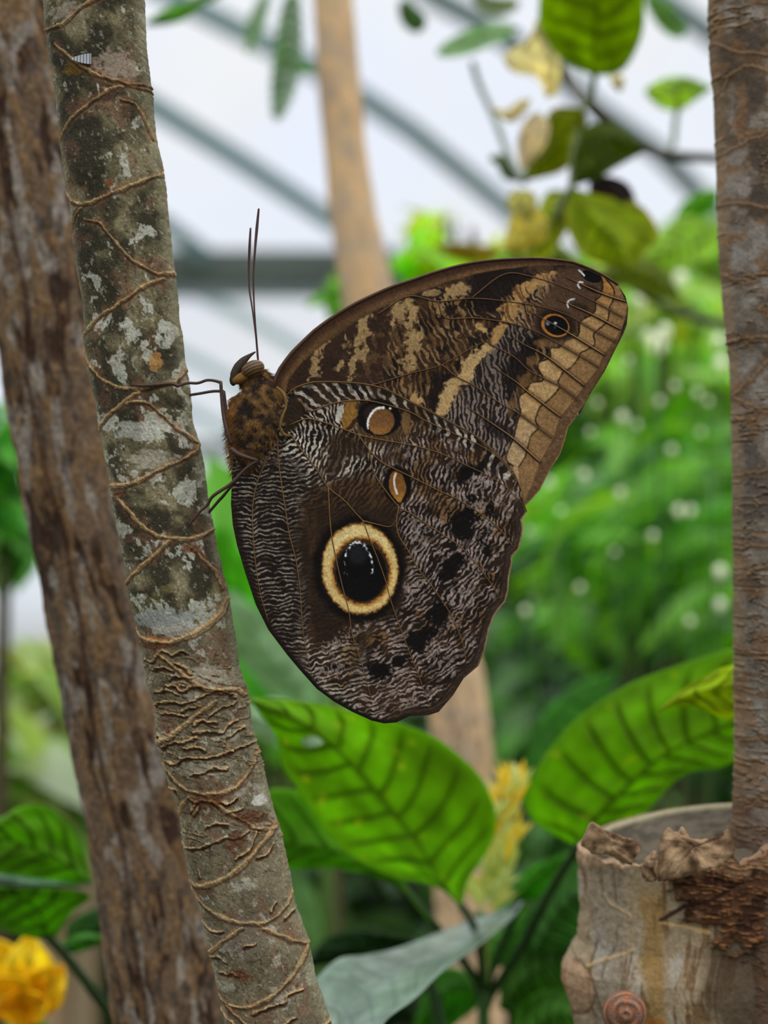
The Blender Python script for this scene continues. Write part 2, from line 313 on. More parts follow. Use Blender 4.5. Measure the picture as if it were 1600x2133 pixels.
    in3 = sst(1.5, -1.5, sdf(x, y, _L3 + [(1085,1062),(1124,1022),(1166,948),(1184,889),(1231,819),(1281,730),(1309,642),(1287,592),(1256,572)]))
    c = mixc(c, (82, 60, 40), in3 * .9 * sst(660, 700, y))
    c = mixc(c, (104, 82, 58), in3 * sst(.15, .5, fbm(x / 9, y / 9, 165, 3)) * sst(800, 840, y) * .7)
    c = mixc(c, (146, 98, 46), ib * (1 - in2) * sst(650, 600, y) * .8)
    c = mixc(c, (28, 18, 12), sst(2.4, .8, pdist(x, y, _L1) + .8 * fbm(x / 4, y / 4, 166)) * .9)
    c = mixc(c, (34, 22, 14), sst(2.4, .9, pdist(x, y, _L2) + .8 * fbm(x / 4, y / 4, 167)) * .9)
    dcell = np.full(x.shape, 1e9)
    for v in FV + FS: dcell = np.minimum(dcell, pdist(x, y, v))
    c = mixc(c, (60, 42, 26), sst(9, 1, dcell) * ib * .55)
    c = mixc(c, (176, 146, 100), sst(8, 16, dcell) * ib * (1 - in2) * sst(690, 730, y) * .4)
    # ochre arches inside the inner line
    for p in [(1108,752,14,11),(1092,792,20,14),(1068,842,12,24),(1124,716,16,10),(1146,706,12,8)]:
        e = ell(x, y, *p, 20) + .35 * fbm(x / 7, y / 7, 168, 2); c = mixc(c, (96, 68, 40), sst(1.1, .6, e) * .8 * (1 - ib))
    c = mixc(c, (118, 90, 56), sst(6, -6, sdf(x, y, _c((1060,600),(1120,560),(1090,610),(1000,645),(950,655),(870,650),(880,600),(960,590)))) * .7)
    # dark side of each strong vein
    for s in FS: c = mixc(c, (26, 18, 12), sst(3.4, 1.2, pdist(x, y - 1.5, s)) * .55)
    # eyespots of the tip
    e = ell(x, y, 1157, 678, 34, 27, 15) + .05 * fbm(x / 6, y / 6, 171); c = mixc(c, (24, 17, 13), sst(1.5, .9, e) * .9)
    e = ell(x, y, 1157, 678, 30, 23.5, 20); c = mixc(c, (158, 98, 40), sst(1.04, .96, e)); 
    e = ell(x, y, 1159, 678, 25.5, 20, 20); c = mixc(c, (8, 7, 8), sst(1.04, .94, e))
    for p, cc in [((1141,673,5,6,0), (92,110,130)), ((1157,673,4,3,0), (170,190,205)), ((1156,680,1.6,6,0), (60,68,76))]:
        e = ell(x, y, *p); c = mixc(c, cc, sst(1.2, .6, e) * .9)
    e = ell(x, y, 1232, 576, 22, 11.5, 22) + .07 * fbm(x / 5, y / 5, 173); c = mixc(c, (10, 8, 8), sst(1.06, .95, e))
    e = ell(x, y, 1234, 602, 17, 7, 22); c = mixc(c, (26, 18, 14), sst(1.3, .5, e) * .9)
    e = ell(x, y, 1210, 640, 22, 8, 22); c = mixc(c, (34, 24, 17), sst(1.3, .5, e) * .8)
    for p in [[(1206,563),(1212,568),(1217,574)], [(1214,588),(1207,588),(1204,594),(1208,600)], [(1196,623),(1187,625),(1182,632),(1184,640)]]:
        c = mixc(c, (188, 190, 196), sst(2.6, 1.0, pdist(x, y, dens(p)) + .5 * fbm(x / 3, y / 3, 175)))
    # costal band
    dc = pdist(x, y, FORE[:19])
    cw = np.interp(x, [560, 700, 900, 1060, 1150, 1230], [26, 36, 30, 20, 12, 4])
    cb = sst(1.05, .9, dc / cw + .06 * fbm(x / 20, y / 20, 181))
    st = .5 + .5 * np.sin(dc / 4.2 + .5 * fbm(x / 40, y / 40, 182)); 
    cc = mixc(np.zeros((len(x), 3)) + np.array([66., 44., 30.]), (104, 76, 46), sst(.3, .9, dc / cw) * .8)
    cc = mixc(cc, (44, 30, 22), st * .45)
    cc = mixc(cc, (40, 28, 22), sst(.1, .5, fbm(x / 46, y / 30, 183, 2)) * sst(900, 960, x) * .7)
    c = c + (cc - c) * cb[:, None]
    c = mixc(c, (46, 34, 28), sst(3.5, 1, dc))
    db = pdist(x, y, FORE[20:34]); c = mixc(c, (128, 98, 64), sst(3.5, 1, db) * sst(840, 900, y) * .8); c = mixc(c, (60, 44, 30), sst(6, 1, db) * sst(860, 800, y) * .8)
    c = c * (1 + .14 * vn(x / 2.2, y / 2.2, 191) + .08 * vn(x / 5, y / 5, 192))[:, None]
    return np.clip(c, 0, 255), dv

# ------------------------------------------------------------------ scene helpers
def lin(c):
    c = np.clip(np.asarray(c, float) / 255., 0, 1)
    return np.where(c <= .04045, c / 12.92, ((c + .055) / 1.055) ** 2.4)
ORG = {}
def tag(o, label=None, cat=None, group=None, kind=None):
    for k, v in (('label', label), ('category', cat), ('group', group), ('kind', kind)):
        if v: o[k] = v
    return o
def thing(name, loc, label, cat, group=None):
    o = bpy.data.objects.new(name, None); sc.collection.objects.link(o); o.location = loc; o.empty_display_size = .01
    ORG[o.name] = np.array(loc, float); return tag(o, label, cat, group)
def mesh(name, V, Q, mat, parent=None, col=None, smooth=True, origin=None, tris=False):
    V = np.asarray(V, float).reshape(-1, 3); Q = np.asarray(Q, np.int32); k = Q.shape[1]
    og = ORG[parent.name] if parent else (V.mean(0) if origin is None else np.array(origin, float))
    me = bpy.data.meshes.new(name)
    me.vertices.add(len(V)); me.vertices.foreach_set('co', (V - og).astype(np.float32).ravel())
    me.loops.add(len(Q) * k); me.loops.foreach_set('vertex_index', Q.ravel())
    me.polygons.add(len(Q)); me.polygons.foreach_set('loop_start', np.arange(0, len(Q) * k, k, dtype=np.int32))
    me.polygons.foreach_set('use_smooth', np.full(len(Q), smooth))
    me.update(calc_edges=True); me.validate()
    if col is not None:
        a = me.color_attributes.new('Col', 'FLOAT_COLOR', 'POINT')
        a.data.foreach_set('color', np.hstack([lin(col), np.ones((len(V), 1))]).astype(np.float32).ravel())
    me.materials.append(mat)
    o = bpy.data.objects.new(name, me); sc.collection.objects.link(o); ORG[o.name] = og
    if parent: o.parent = parent
    else: o.location = og
    return o
def grid(nr, nc, closed=False):
    i = np.arange(nr - 1)[:, None]; j = np.arange(nc if closed else nc - 1)[None, :]
    j2 = (j + 1) % nc
    return np.stack([i * nc + j, i * nc + j2, (i + 1) * nc + j2, (i + 1) * nc + j], -1).reshape(-1, 4)
def frames(P):
    T = np.gradient(P, axis=0); T /= np.linalg.norm(T, axis=1)[:, None] + 1e-12
    a = np.array([0, 1., .13]); N = np.cross(T, a); N /= np.linalg.norm(N, axis=1)[:, None] + 1e-12
    return T, N, np.cross(T, N)
def tube_geo(P, R, n=10, flat=1.):
    "tube with rounded ends along world points P"
    P = np.asarray(P, float); R = np.asarray(R, float) + np.zeros(len(P))
    T, N, B = frames(P)
    P2 = np.vstack([P[0] - T[0] * R[0] * .6, P, P[-1] + T[-1] * R[-1] * .6]); R2 = np.concatenate([[R[0] * .02], R, [R[-1] * .02]])
    N = np.vstack([N[0], N, N[-1]]); B = np.vstack([B[0], B, B[-1]])
    a = np.linspace(0, 2 * PI, n, endpoint=False)
    V = P2[:, None, :] + R2[:, None, None] * (np.cos(a)[None, :, None] * N[:, None, :] + flat * np.sin(a)[None, :, None] * B[:, None, :])
    return V.reshape(-1, 3), grid(len(P2), n, True)
class MB:
    def __init__(s): s.V = []; s.Q = []; s.C = []; s.n = 0
    def add(s, V, Q, col=None):
        V = np.asarray(V).reshape(-1, 3); s.V.append(V); s.Q.append(np.asarray(Q) + s.n); s.n += len(V)
        s.C.append(np.zeros((len(V), 3)) + (np.array(col, float) if col is not None else 128.))
        return s
    def tube(s, P, R, n=10, col=None, flat=1.): return s.add(*tube_geo(P, R, n, flat), col)
    def build(s, name, mat, parent=None, smooth=True, origin=None):
        return mesh(name, np.vstack(s.V), np.vstack(s.Q), mat, parent, np.vstack(s.C), smooth, origin)
def pxtube(pts, rad, n=10, dn=6):
    "picture polyline (x, y, depth), radii in metres -> smooth world points"
    P = dens(np.array([(a, b, c * 1000) for a, b, c in pts]), dn)
    R = np.interp(np.linspace(0, 1, len(P)), np.linspace(0, 1, len(np.atleast_1d(rad))), np.atleast_1d(rad))
    return W(P[:, 0], P[:, 1], P[:, 2] / 1000), R

# ------------------------------------------------------------------ materials (procedural nodes; 'Col' carries the pattern)
def vmat(name, gain=1., rough=.8, spec=.2, nscale=900, namp=.12, bump=.0, bscale=2500, bdist=.0002, trans=0., tgain=(1., 1., 1.), base=None, sheen=0.):
    m = bpy.data.materials.new(name); m.use_nodes = True; t = m.node_tree; t.nodes.clear(); L = t.links.new
    N = t.nodes.new
    out = N('ShaderNodeOutputMaterial'); p = N('ShaderNodeBsdfPrincipled')
    if base is None:
        a = N('ShaderNodeAttribute'); a.attribute_name = 'Col'; src = a.outputs['Color']
    else:
        r = N('ShaderNodeRGB'); r.outputs[0].default_value = (*lin(base), 1); src = r.outputs[0]
    tc = N('ShaderNodeTexCoord'); no = N('ShaderNodeTexNoise'); no.inputs['Scale'].default_value = nscale; no.inputs['Detail'].default_value = 4
    L(tc.outputs['Object'], no.inputs['Vector'])
    mr = N('ShaderNodeMapRange'); mr.inputs['From Min'].default_value = .25; mr.inputs['From Max'].default_value = .75
    mr.inputs['To Min'].default_value = (1 - namp) * gain; mr.inputs['To Max'].default_value = (1 + namp) * gain
    L(no.outputs[0], mr.inputs['Value'])
    vm = N('ShaderNodeVectorMath'); vm.operation = 'SCALE'; L(src, vm.inputs[0]); L(mr.outputs[0], vm.inputs['Scale'])
    L(vm.outputs[0], p.inputs['Base Color'])
    p.inputs['Roughness'].default_value = rough; p.inputs['Specular IOR Level'].default_value = spec
    if sheen: p.inputs['Sheen Weight'].default_value = sheen
    if bump:
        b = N('ShaderNodeBump'); n2 = N('ShaderNodeTexNoise'); n2.inputs['Scale'].default_value = bscale; n2.inputs['Detail'].default_value = 3
        L(tc.outputs['Object'], n2.inputs['Vector']); L(n2.outputs[0], b.inputs['Height']); b.inputs['Strength'].default_value = bump; b.inputs['Distance'].default_value = bdist
        L(b.outputs[0], p.inputs['Normal'])
    if trans:
        tr = N('ShaderNodeBsdfTranslucent'); v2 = N('ShaderNodeVectorMath'); v2.operation = 'MULTIPLY'; v2.inputs[1].default_value = tgain
        L(vm.outputs[0], v2.inputs[0]); L(v2.outputs[0], tr.inputs['Color'])
        mx = N('ShaderNodeMixShader'); mx.inputs[0].default_value = trans; L(p.outputs[0], mx.inputs[1]); L(tr.outputs[0], mx.inputs[2]); L(mx.outputs[0], out.inputs[0])
    else: L(p.outputs[0], out.inputs[0])
    return m
KB = 1.55
M = dict(
    wing=vmat('wing_scales', 1.45, .72, .12, 2600, .1, .35, 5200, .00008, trans=.06, tgain=(1.2, 1., .8)),
    vein=vmat('wing_vein', 1.4, .6, .25, 1500, .15),
    body=vmat('butterfly_body', 1.3, .85, .15, 1800, .2, .5, 3000, .0002),
    fur=vmat('butterfly_fur', 1.4, .8, .2, 900, .1, trans=.25),
    chitin=vmat('butterfly_chitin', 1.2, .5, .4, 1500, .2, .3, 4000, .0001),
    bark=vmat('mottled_bark', KB, .85, .2, 1400, .16, .5, 2200, .0004),
    rough_bark=vmat('rust_bark', KB, .9, .12, 500, .12, .5, 900, .0008),
    leaf=vmat('green_leaf', 1.15, .5, .16, 120, .12, .15, 300, .0006, trans=.55, tgain=(1.9, 1.75, .6)),
    gloss=vmat('glossy_leaf', 1.25, .27, 1., 90, .2, .6, 70, .004, trans=.15, tgain=(1.5, 1.6, .8)),
    bush=vmat('bush_leaf', 1.3, .3, .6, 20, .2, trans=.42, tgain=(1.8, 1.6, .6)),
    petal=vmat('petal', 1.22, .5, .3, 60, .08, trans=.35, tgain=(1.1, 1.1, .8)),
    bract=vmat('bract_cream', 1.25, .6, .2, 60, .08, trans=.6, tgain=(1.3, 1.3, 1.2)),
    stem=vmat('green_stem', 1.2, .5, .3, 200, .15),
    metal=vmat('painted_steel', 1.2, .5, .4, 3, .06),
)
rnd = random.Random(5); rg = np.random.default_rng(7)

# ------------------------------------------------------------------ the setting
def plane(name, pts, mat, kind='structure', sub=1):
    V = np.array(pts, float); o = mesh(name, V, [[0, 1, 2, 3]], mat, smooth=False); return tag(o, kind=kind)
gm = vmat('ground_soil', 1., .95, .1, 3, .5, base=(62, 66, 40))
plane('ground', [(-14, -8, 0), (14, -8, 0), (14, 30, 0), (-14, 30, 0)], gm)
def glass_mat():
    m = bpy.data.materials.new('hazy_glazing'); m.use_nodes = True; t = m.node_tree; t.nodes.clear(); N = t.nodes.new; L = t.links.new
    o = N('ShaderNodeOutputMaterial'); a = N('ShaderNodeBsdfTransparent'); a.inputs[0].default_value = (.97, .985, 1, 1)
    b = N('ShaderNodeBsdfTranslucent'); b.inputs[0].default_value = (.85, .9, .92, 1); g = N('ShaderNodeBsdfGlossy'); g.inputs['Roughness'].default_value = .1
    n = N('ShaderNodeTexNoise'); n.inputs['Scale'].default_value = 1.4; tc = N('ShaderNodeTexCoord'); L(tc.outputs['Object'], n.inputs[0])
    r = N('ShaderNodeMapRange'); r.inputs['To Min'].default_value = .02; r.inputs['To Max'].default_value = .22; L(n.outputs[0], r.inputs[0])
    x = N('ShaderNodeMixShader'); L(r.outputs[0], x.inputs[0]); L(a.outputs[0], x.inputs[1]); L(b.outputs[0], x.inputs[2])
    y = N('ShaderNodeMixShader'); y.inputs[0].default_value = .03; L(x.outputs[0], y.inputs[1]); L(g.outputs[0], y.inputs[2]); L(y.outputs[0], o.inputs[0]); return m
GM = glass_mat()
YW = 7.0; ZE = 3.0; SL = -.357
plane('window_1', [(-9, YW, .25), (9, YW, .25), (9, YW, ZE), (-9, YW, ZE)], GM)
plane('window_2', [(-9, YW, ZE), (9, YW, ZE), (9, 3.2, ZE - SL * (YW - 3.2)), (-9, 3.2, ZE - SL * (YW - 3.2))], GM)
def hit(px, py, roof=True, off=.05):
    "point of the glazing plane behind a picture position"
    D = W(px, py, 1.) - CAM
    if roof:
        # Z = ZE + (YW - Y) * .357
        t = (ZE + YW * .357 - off - CAM[2]) / (D[2] + .357 * D[1])
    else: t = (YW - off) / D[1]
    return CAM + D * t
def boxbeam(a, b, w, h):
    a = np.array(a); b = np.array(b); t = (b - a) / np.linalg.norm(b - a); n = np.cross(t, [0, 1., .1]); n /= np.linalg.norm(n); c = np.cross(t, n)
    V = [p + n * w * i / 2 + c * h * j / 2 for p in (a, b) for i, j in ((-1, -1), (1, -1), (1, 1), (-1, 1))]
    return V, [(0, 1, 2, 3), (4, 7, 6, 5), (0, 4, 5, 1), (1, 5, 6, 2), (2, 6, 7, 3), (3, 7, 4, 0)]
nb = [0]
def beam(pts, w, h, col, roof=True):
    nb[0] += 1; m = MB(); P = [hit(x, y, roof) for x, y in pts]
    for a, b in zip(P[:-1], P[1:]): V, Q = boxbeam(a, b, w, h); m.add(V, Q, col)
    o = m.build('trim_%d' % nb[0], M['metal'], smooth=False); tag(o, kind='structure')
teal = (112, 132, 134)
beam([(150, -120), (405, 15), (651, 140), (759, 207), (860, 275), (1041, 423), (1150, 520)], .055, .06, (138, 166, 168))
beam([(-60, 0), (200, 150), (326, 226), (500, 335), (685, 457), (790, 530)], .06, .06, (138, 170, 174))
beam([(60, 290), (353, 476), (425, 530)], .06, .06, (140, 168, 170))
beam([(760, -110), (915, 0), (1000, 45), (1170, 160), (1240, 225), (1375, 320), (1480, 430), (1600, 540)], .05, .06, (112, 134, 132))
beam([(1300, -60), (1480, 70), (1700, 230)], .05, .06, (134, 152, 152))
m = MB(); V, Q = boxbeam((-9, YW - .08, ZE - .02), (9, YW - .08, ZE - .02), .11, .09); m.add(V, Q, (98, 106, 98))
nb[0] += 1; tag(m.build('trim_%d' % nb[0], M['metal'], smooth=False), kind='structure')
m = MB(); V, Q = boxbeam((-9, YW - .05, ZE - .105), (9, YW - .05, ZE - .105), .055, .05); m.add(V, Q, (164, 176, 176))
nb[0] += 1; tag(m.build('trim_%d' % nb[0], M['metal'], smooth=False), kind='structure')
m = MB(); zz = hit(450, 934, False)[2]; V, Q = boxbeam((-9, YW - .05, zz), (9, YW - .05, zz), .055, .05); m.add(V, Q, (124, 138, 134))
nb[0] += 1; tag(m.build('trim_%d' % nb[0], M['metal'], smooth=False), kind='structure')
for p in ([(250, 540), (372, 592), (500, 655), (640, 735)], [(300, 700), (395, 745), (480, 790), (560, 850)], [(700, 580), (760, 600), (900, 660)], [(380, 850), (480, 900), (560, 945)]):
    beam(p, .045, .04, (190, 212, 212), False)
m = MB(); V, Q = boxbeam((-9, YW, .125), (9, YW, .125), .25, .2); m.add(V, Q, (120, 116, 104)); nb[0] += 1; tag(m.build('wall_back', M['metal'], smooth=False), kind='structure')

# ------------------------------------------------------------------ trunks
def trunk_mesh(name, Lp, Rp, dc, fn, mat, parent, y0=-60, y1=2200, step=2., nf=260, nbk=24, ztop=None, zbot=0., squash=1., topcut=None, lean=0., label=None):
    "bark tube whose outline runs between two edge lines; fn(sx, y, u, front) -> colour, relief (unit 0.1 mm)"
    Lp = np.array(Lp, float); Rp = np.array(Rp, float)
    ys = np.arange(y0, y1 + step, step)
    xl = np.interp(ys, Lp[:, 1], Lp[:, 0]); xr = np.interp(ys, Rp[:, 1], Rp[:, 0])
    def ex(P, x, lo):
        a, b = (P[0], P[min(3, len(P) - 1)]) if lo else (P[-1], P[max(-4, -len(P))])
        s = (b[0] - a[0]) / (b[1] - a[1]); msk = ys < P[0][1] if lo else ys > P[-1][1]
        x[msk] = a[0] + s * (ys[msk] - a[1])
    ex(Lp, xl, True); ex(Lp, xl, False); ex(Rp, xr, True); ex(Rp, xr, False)
    c = (xl + xr) / 2; r = (xr - xl) / 2
    k = np.ones(25) / 25; cp = np.pad(c, 12, mode='edge'); 
    af = np.linspace(-1.75, 1.75, nf); ab = np.linspace(1.75, 2 * PI - 1.75, nbk + 2)[1:-1]; an = np.concatenate([af, ab])
    A, YY = np.meshgrid(an, ys); C_ = c[:, None] + 0 * A; R_ = r[:, None] + 0 * A
    front = np.cos(A) > -.2
    sx = C_ + R_ * np.sin(A) ; sxp = np.where(front, sx, sx + 3000)
    col, h = fn(sxp.ravel(), YY.ravel(), (np.sin(A)).ravel(), C_.ravel())
    h = h.reshape(A.shape)
    if topcut is not None:
        YY = np.maximum(YY, topcut(A, sx))
    d = dc + lean * (YY - 1066.5)
    mm = d / F
    X = (C_ - 800 + (R_ + h) * np.sin(A)) * mm; Dp = d - (R_ + h) * np.cos(A) * mm * squash
    V = CAM + Dp[..., None] * FW + X[..., None] * RT + ((1066.5 - YY) * mm)[..., None] * UP
    # straight coarse continuation to the soil and above the frame
    Vs = V; cs = col.reshape(A.shape + (3,))
    kb = min(200, len(V)); dirb = (V[-1].mean(0) - V[-kb].mean(0)); dirb /= np.linalg.norm(dirb)
    nE = 14; zb = V[-1, :, 2].mean()
    ext = []; ce = []
    for i in range(1, nE + 1):
        t = (zb - zbot + .01) / -dirb[2] * i / nE; ext.append(V[-1] + dirb * t); ce.append(cs[-1])
    Vs = np.concatenate([V, np.array(ext)], 0); cs = np.concatenate([cs, np.array(ce)], 0)
    if ztop:
        dt = V[0].mean(0) - V[kb - 1].mean(0); dt /= np.linalg.norm(dt); e2 = []; c2 = []
        for i in range(10, 0, -1):
            t = (ztop - V[0, :, 2].mean()) / dt[2] * i / 10; cen = V[0].mean(0)
            e2.append(cen + dt * t + (V[0] - cen) * (1 - .3 * i / 10)); c2.append(cs[0])
        Vs = np.concatenate([np.array(e2), Vs], 0); cs = np.concatenate([np.array(c2), cs], 0)
    nr, nc = Vs.shape[:2]
    return mesh(name, Vs.reshape(-1, 3), grid(nr, nc, True), mat, parent, cs.reshape(-1, 3)), V

a_ = lambda *p: dens(cr(0, 0, .3127, *p), 4)
b_ = lambda *p: dens(cr(0, 660, .3141, *p), 4)
c_ = lambda *p: dens(cr(200, 1250, .3125, *p), 4)
e_ = lambda *p: dens(cr(0, 1600, .4375, *p), 4)
SCARS = [(w, p) for w, p in [
 (3.2, a_((300,205),(340,235),(430,235),(500,205),(560,160),(650,100),(760,50),(900,-5),(1000,-60))),
 (3.2, a_((400,345),(450,390),(540,470),(620,530),(720,580),(830,605),(920,625),(1015,615))), (2.2, a_((850,610),(930,603),(1015,585))),
 (3.0, a_((405,975),(470,890),(560,810),(680,730),(780,660),(860,630))), (2.2, a_((850,725),(940,750),(1000,860),(1040,940))),
 (3.8, a_((405,1120),(430,1240),(480,1340),(540,1390),(640,1395),(740,1360),(860,1310),(1000,1240),(1090,1180),(1102,1130))),
 (2.6, a_((575,1420),(520,1480),(490,1560),(480,1620))), (3.6, a_((610,1500),(720,1540),(800,1640),(900,1750),(1000,1820),(1080,1850),(1165,1830))),
 (3.8, a_((1110,1880),(1000,1940),(900,2010),(800,2080),(700,2133),(600,2220),(555,2260))), (1.8, a_((330,235),(310,290),(305,360))),
 (3.6, b_((560,200),(600,310),(680,400),(760,460),(850,490),(960,495),(1100,470),(1200,430),(1245,340))),
 (3.0, b_((960,515),(880,570),(780,650),(700,710),(655,755))), (3.0, b_((880,590),(950,580),(1020,590),(1100,660),(1200,750),(1332,840))),
 (4.6, b_((1335,850),(1300,910),(1200,970),(1080,1030),(960,1090),(870,1120),(725,1120))),
 (4.6, b_((780,1190),(850,1240),(920,1320),(1000,1400),(1100,1450),(1250,1470),(1350,1450),(1430,1400))),
 (4.6, b_((1160,1480),(1080,1560),(980,1640),(900,1710),(835,1775))), (3.0, b_((1300,1530),(1380,1610),(1450,1700),(1490,1800))),
 (5.4, c_((885,-10),(840,90),(760,160),(640,220),(520,260),(400,260),(320,240),(270,190))),
 (3.8, c_((450,350),(520,400),(620,470),(720,540),(800,570),(950,575),(1000,620))), (4.6, c_((820,640),(720,720),(600,810),(520,880),(400,940))),
 (4.6, c_((425,1050),(500,1130),(600,1210),(720,1245),(850,1240),(960,1200),(1040,1110),(1085,1000))), (3.2, c_((650,1280),(590,1340),(550,1420))),
 (3.6, c_((800,1290),(900,1360),(1000,1420),(1100,1480),(1190,1500))),
 (5.0, e_((1310,270),(1240,350),(1150,440),(1050,500),(960,530),(895,530))), (4.0, e_((905,545),(980,620),(1080,670),(1200,690),(1300,680),(1380,620),(1400,560))),
 (3.6, e_((1170,710),(1080,780),(995,870))), (3.6, e_((1270,715),(1360,760),(1470,820))), (5.0, e_((1470,830),(1400,950),(1300,1030),(1200,1080),(1100,1090),(1040,1065))),
 (4.6, e_((1090,1100),(1200,1170),(1300,1200),(1450,1215),(1575,1190)))]]
CRACKS = [c_(*p) for p in [((450,350),(480,320),(540,350),(600,320),(640,330)), ((560,400),(620,420),(660,465)), ((490,550),(560,540),(600,575),(680,540),(740,550)), ((400,690),(480,655),(600,655),(700,625),(770,590),(860,585),(950,620)),
 ((780,740),(830,700),(900,680),(950,650)), ((690,790),(730,770),(780,775),(830,780)), ((680,850),(760,840),(860,845),(900,800),(960,770)), ((460,960),(520,920),(590,915),(640,900),(700,870)), ((480,1050),(560,1050),(640,1010),(760,1005),(880,990),(980,950),(1060,930)),
 ((660,1120),(740,1110),(810,1075),(900,1080)), ((400,450),(470,430),(540,450)), ((520,500),(600,480),(680,500)), ((460,740),(540,720),(640,740)), ((900,880),(960,840),(1000,820)), ((400,900),(440,890),(460,950)), ((490,1250),(540,1240),(580,1290)), ((640,1290),(720,1310),(680,1390)), ((850,1290),(920,1300),(960,1270)), ((340,380),(400,390),(430,360)), ((420,590),(520,570),(580,600)), ((600,700),(700,680)), ((620,950),(700,940),(760,960))]] \
 + [e_(*p) for p in [((865,345),(930,355),(1010,330),(1090,290),(1150,290),(1200,260)), ((1140,390),(1200,350),(1240,260)), ((1000,250),(1050,230),(1100,235)), ((1240,390),(1290,370),(1310,330)), ((1000,900),(1040,860),(1090,875)), ((1060,940),(1110,930),(1150,940)),
 ((1220,1110),(1280,1080),(1370,1060),(1380,1025),(1450,1015)), ((820,100),(850,80),(870,100)), ((930,180),(960,130),(1020,120),(1060,150)), ((1060,130),(1110,130),(1140,110)), ((1100,180),(1170,160)), ((1370,680),(1410,660)), ((970,720),(1030,740),(1080,730)), ((1000,1130),(1060,1140),(1140,1180)), ((1180,800),(1230,780)), ((960,450),(970,490)), ((1300,640),(1330,600)), ((1360,1160),(1420,1130))]]
def bark_main(x, y, u, c):
    s = x - c + 300
    n1 = fbm(s / 46, y / 60, 201, 4); n2 = fbm(s / 16, y / 22, 202, 3); n3 = vn(x / 2.6, y / 2.6, 203)
    low = sst(1230, 1420, y)
    C = np.zeros((len(x), 3)) + np.array([84., 78., 56.])
    C = mixc(C, (42, 39, 28), sst(-.25, .3, n1) * .92 * (1 - low * .5))
    C = mixc(C, (112, 104, 80), sst(.15, .6, -n1 + .4 * n2) * .75)
    C = mixc(C, (104, 94, 76), low * .6)
    C = mixc(C, (94, 66, 50), sst(.25, .6, fbm(s / 34, y / 40, 204, 3)) * .55)
    C = mixc(C, (104, 100, 56), sst(.3, .6, fbm(s / 30, y / 24, 209, 3)) * .5 * sst(1180, 1220, y) * sst(1340, 1280, y))
    # pale lichen
    li = fbm(s / 34, y / 38, 205, 5, .62) + .25 * sst(560, 700, y) * sst(1180, 1000, y) + .12 * (u > 0) - .05 - .14 * sst(560, 430, y)
    C = mixc(C, (150, 150, 138), sst(.42, .5, li) * (.9 - .35 * low))
    C = mixc(C, (142, 140, 124), sst(.5, .62, fbm(s / 9, y / 12, 206, 4, .6)) * .6)
    C = mixc(C, (46, 40, 28), sst(.45, .6, fbm(s / 7, y / 9, 207, 3)) * .5)
    C = mixc(C, (168, 160, 140), sst(.80, .95, vn(x / 3.5, y / 3.5, 208)) * .5)
    C = mixc(C, (122, 118, 92), sst(.78, .97, np.abs(u)) * .6)  # both trunk edges painted lighter, like a rim of side light
    # drawn patches
    for (bx, by, rx, ry, cc, am) in [(255,155,44,28,(126,112,98),.9), (160,45,40,16,(128,120,106),.8), (168,165,22,14,(96,72,26),.8), (350,1285,70,22,(126,128,124),.9), (385,1305,58,16,(144,140,130),.7), (300,900,46,22,(154,154,144),.7), (330,960,50,20,(148,142,128),.7), (430,1400,60,24,(140,132,116),.7), (430,1590,70,18,(140,136,118),.6), (240,1440,30,60,(88,82,56),.5), (335,760,12,24,(140,104,58),.9), (243,398,7,8,(110,64,40),.9), (230,225,18,9,(60,44,32),.8), (520,1930,60,40,(92,82,72),.5), (545,1660,14,10,(170,168,158),.9), (320,1330,60,9,(150,92,52),.8)]:
        e = ell(x, y, bx, by, rx, ry) + .5 * fbm(x / 10, y / 8, 211, 3); C = mixc(C, cc, sst(1.1, .8, e) * am)
    h = 1.6 * n1 + .8 * n2 + .25 * n3 + 1.2 * fbm(s / 5, y / 7, 213, 2) * .5
    # wrinkles
    zone = sst(1340, 1390, y) * sst(1625, 1570, y) + .8 * sst(1640, 1660, y) * sst(1790, 1750, y) * sst(.1, .3, fbm(s / 60, y / 50, 214)) + .55 * sst(1120, 1150, y) * sst(1200, 1150, y) * sst(0, -.4, u)
    zone = np.clip(zone, 0, 1)
    ph = fbm(s / 52, y / 10 - s / 60, 215, 3, .55)
    rid = sst(.80, .97, 1 - np.abs(ph) * 2.2) * zone * sst(-.3, .2, fbm(s / 22, y / 12, 216))
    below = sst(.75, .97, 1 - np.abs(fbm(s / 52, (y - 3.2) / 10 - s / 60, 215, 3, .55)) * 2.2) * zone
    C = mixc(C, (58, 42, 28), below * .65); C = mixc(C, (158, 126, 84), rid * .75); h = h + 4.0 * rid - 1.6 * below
    wx = 2.4 * fbm(x / 12, y / 12, 217, 2); wy = 3.4 * fbm(x / 13, y / 9, 218, 2)
    near = np.full(x.shape, 1e9)
    for p in CRACKS:
        lo = p.min(0) - 14; hi = p.max(0) + 14; m = (x > lo[0]) & (x < hi[0]) & (y > lo[1]) & (y < hi[1])
        if not m.any(): continue
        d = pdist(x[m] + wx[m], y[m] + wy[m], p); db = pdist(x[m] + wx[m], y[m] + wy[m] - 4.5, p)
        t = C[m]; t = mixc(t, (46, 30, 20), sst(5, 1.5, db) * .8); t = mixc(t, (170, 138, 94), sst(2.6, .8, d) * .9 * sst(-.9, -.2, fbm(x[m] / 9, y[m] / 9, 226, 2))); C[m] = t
        h[m] += 4.2 * np.exp(-(d / 1.8) ** 2) - 3.0 * np.exp(-(db / 3) ** 2)
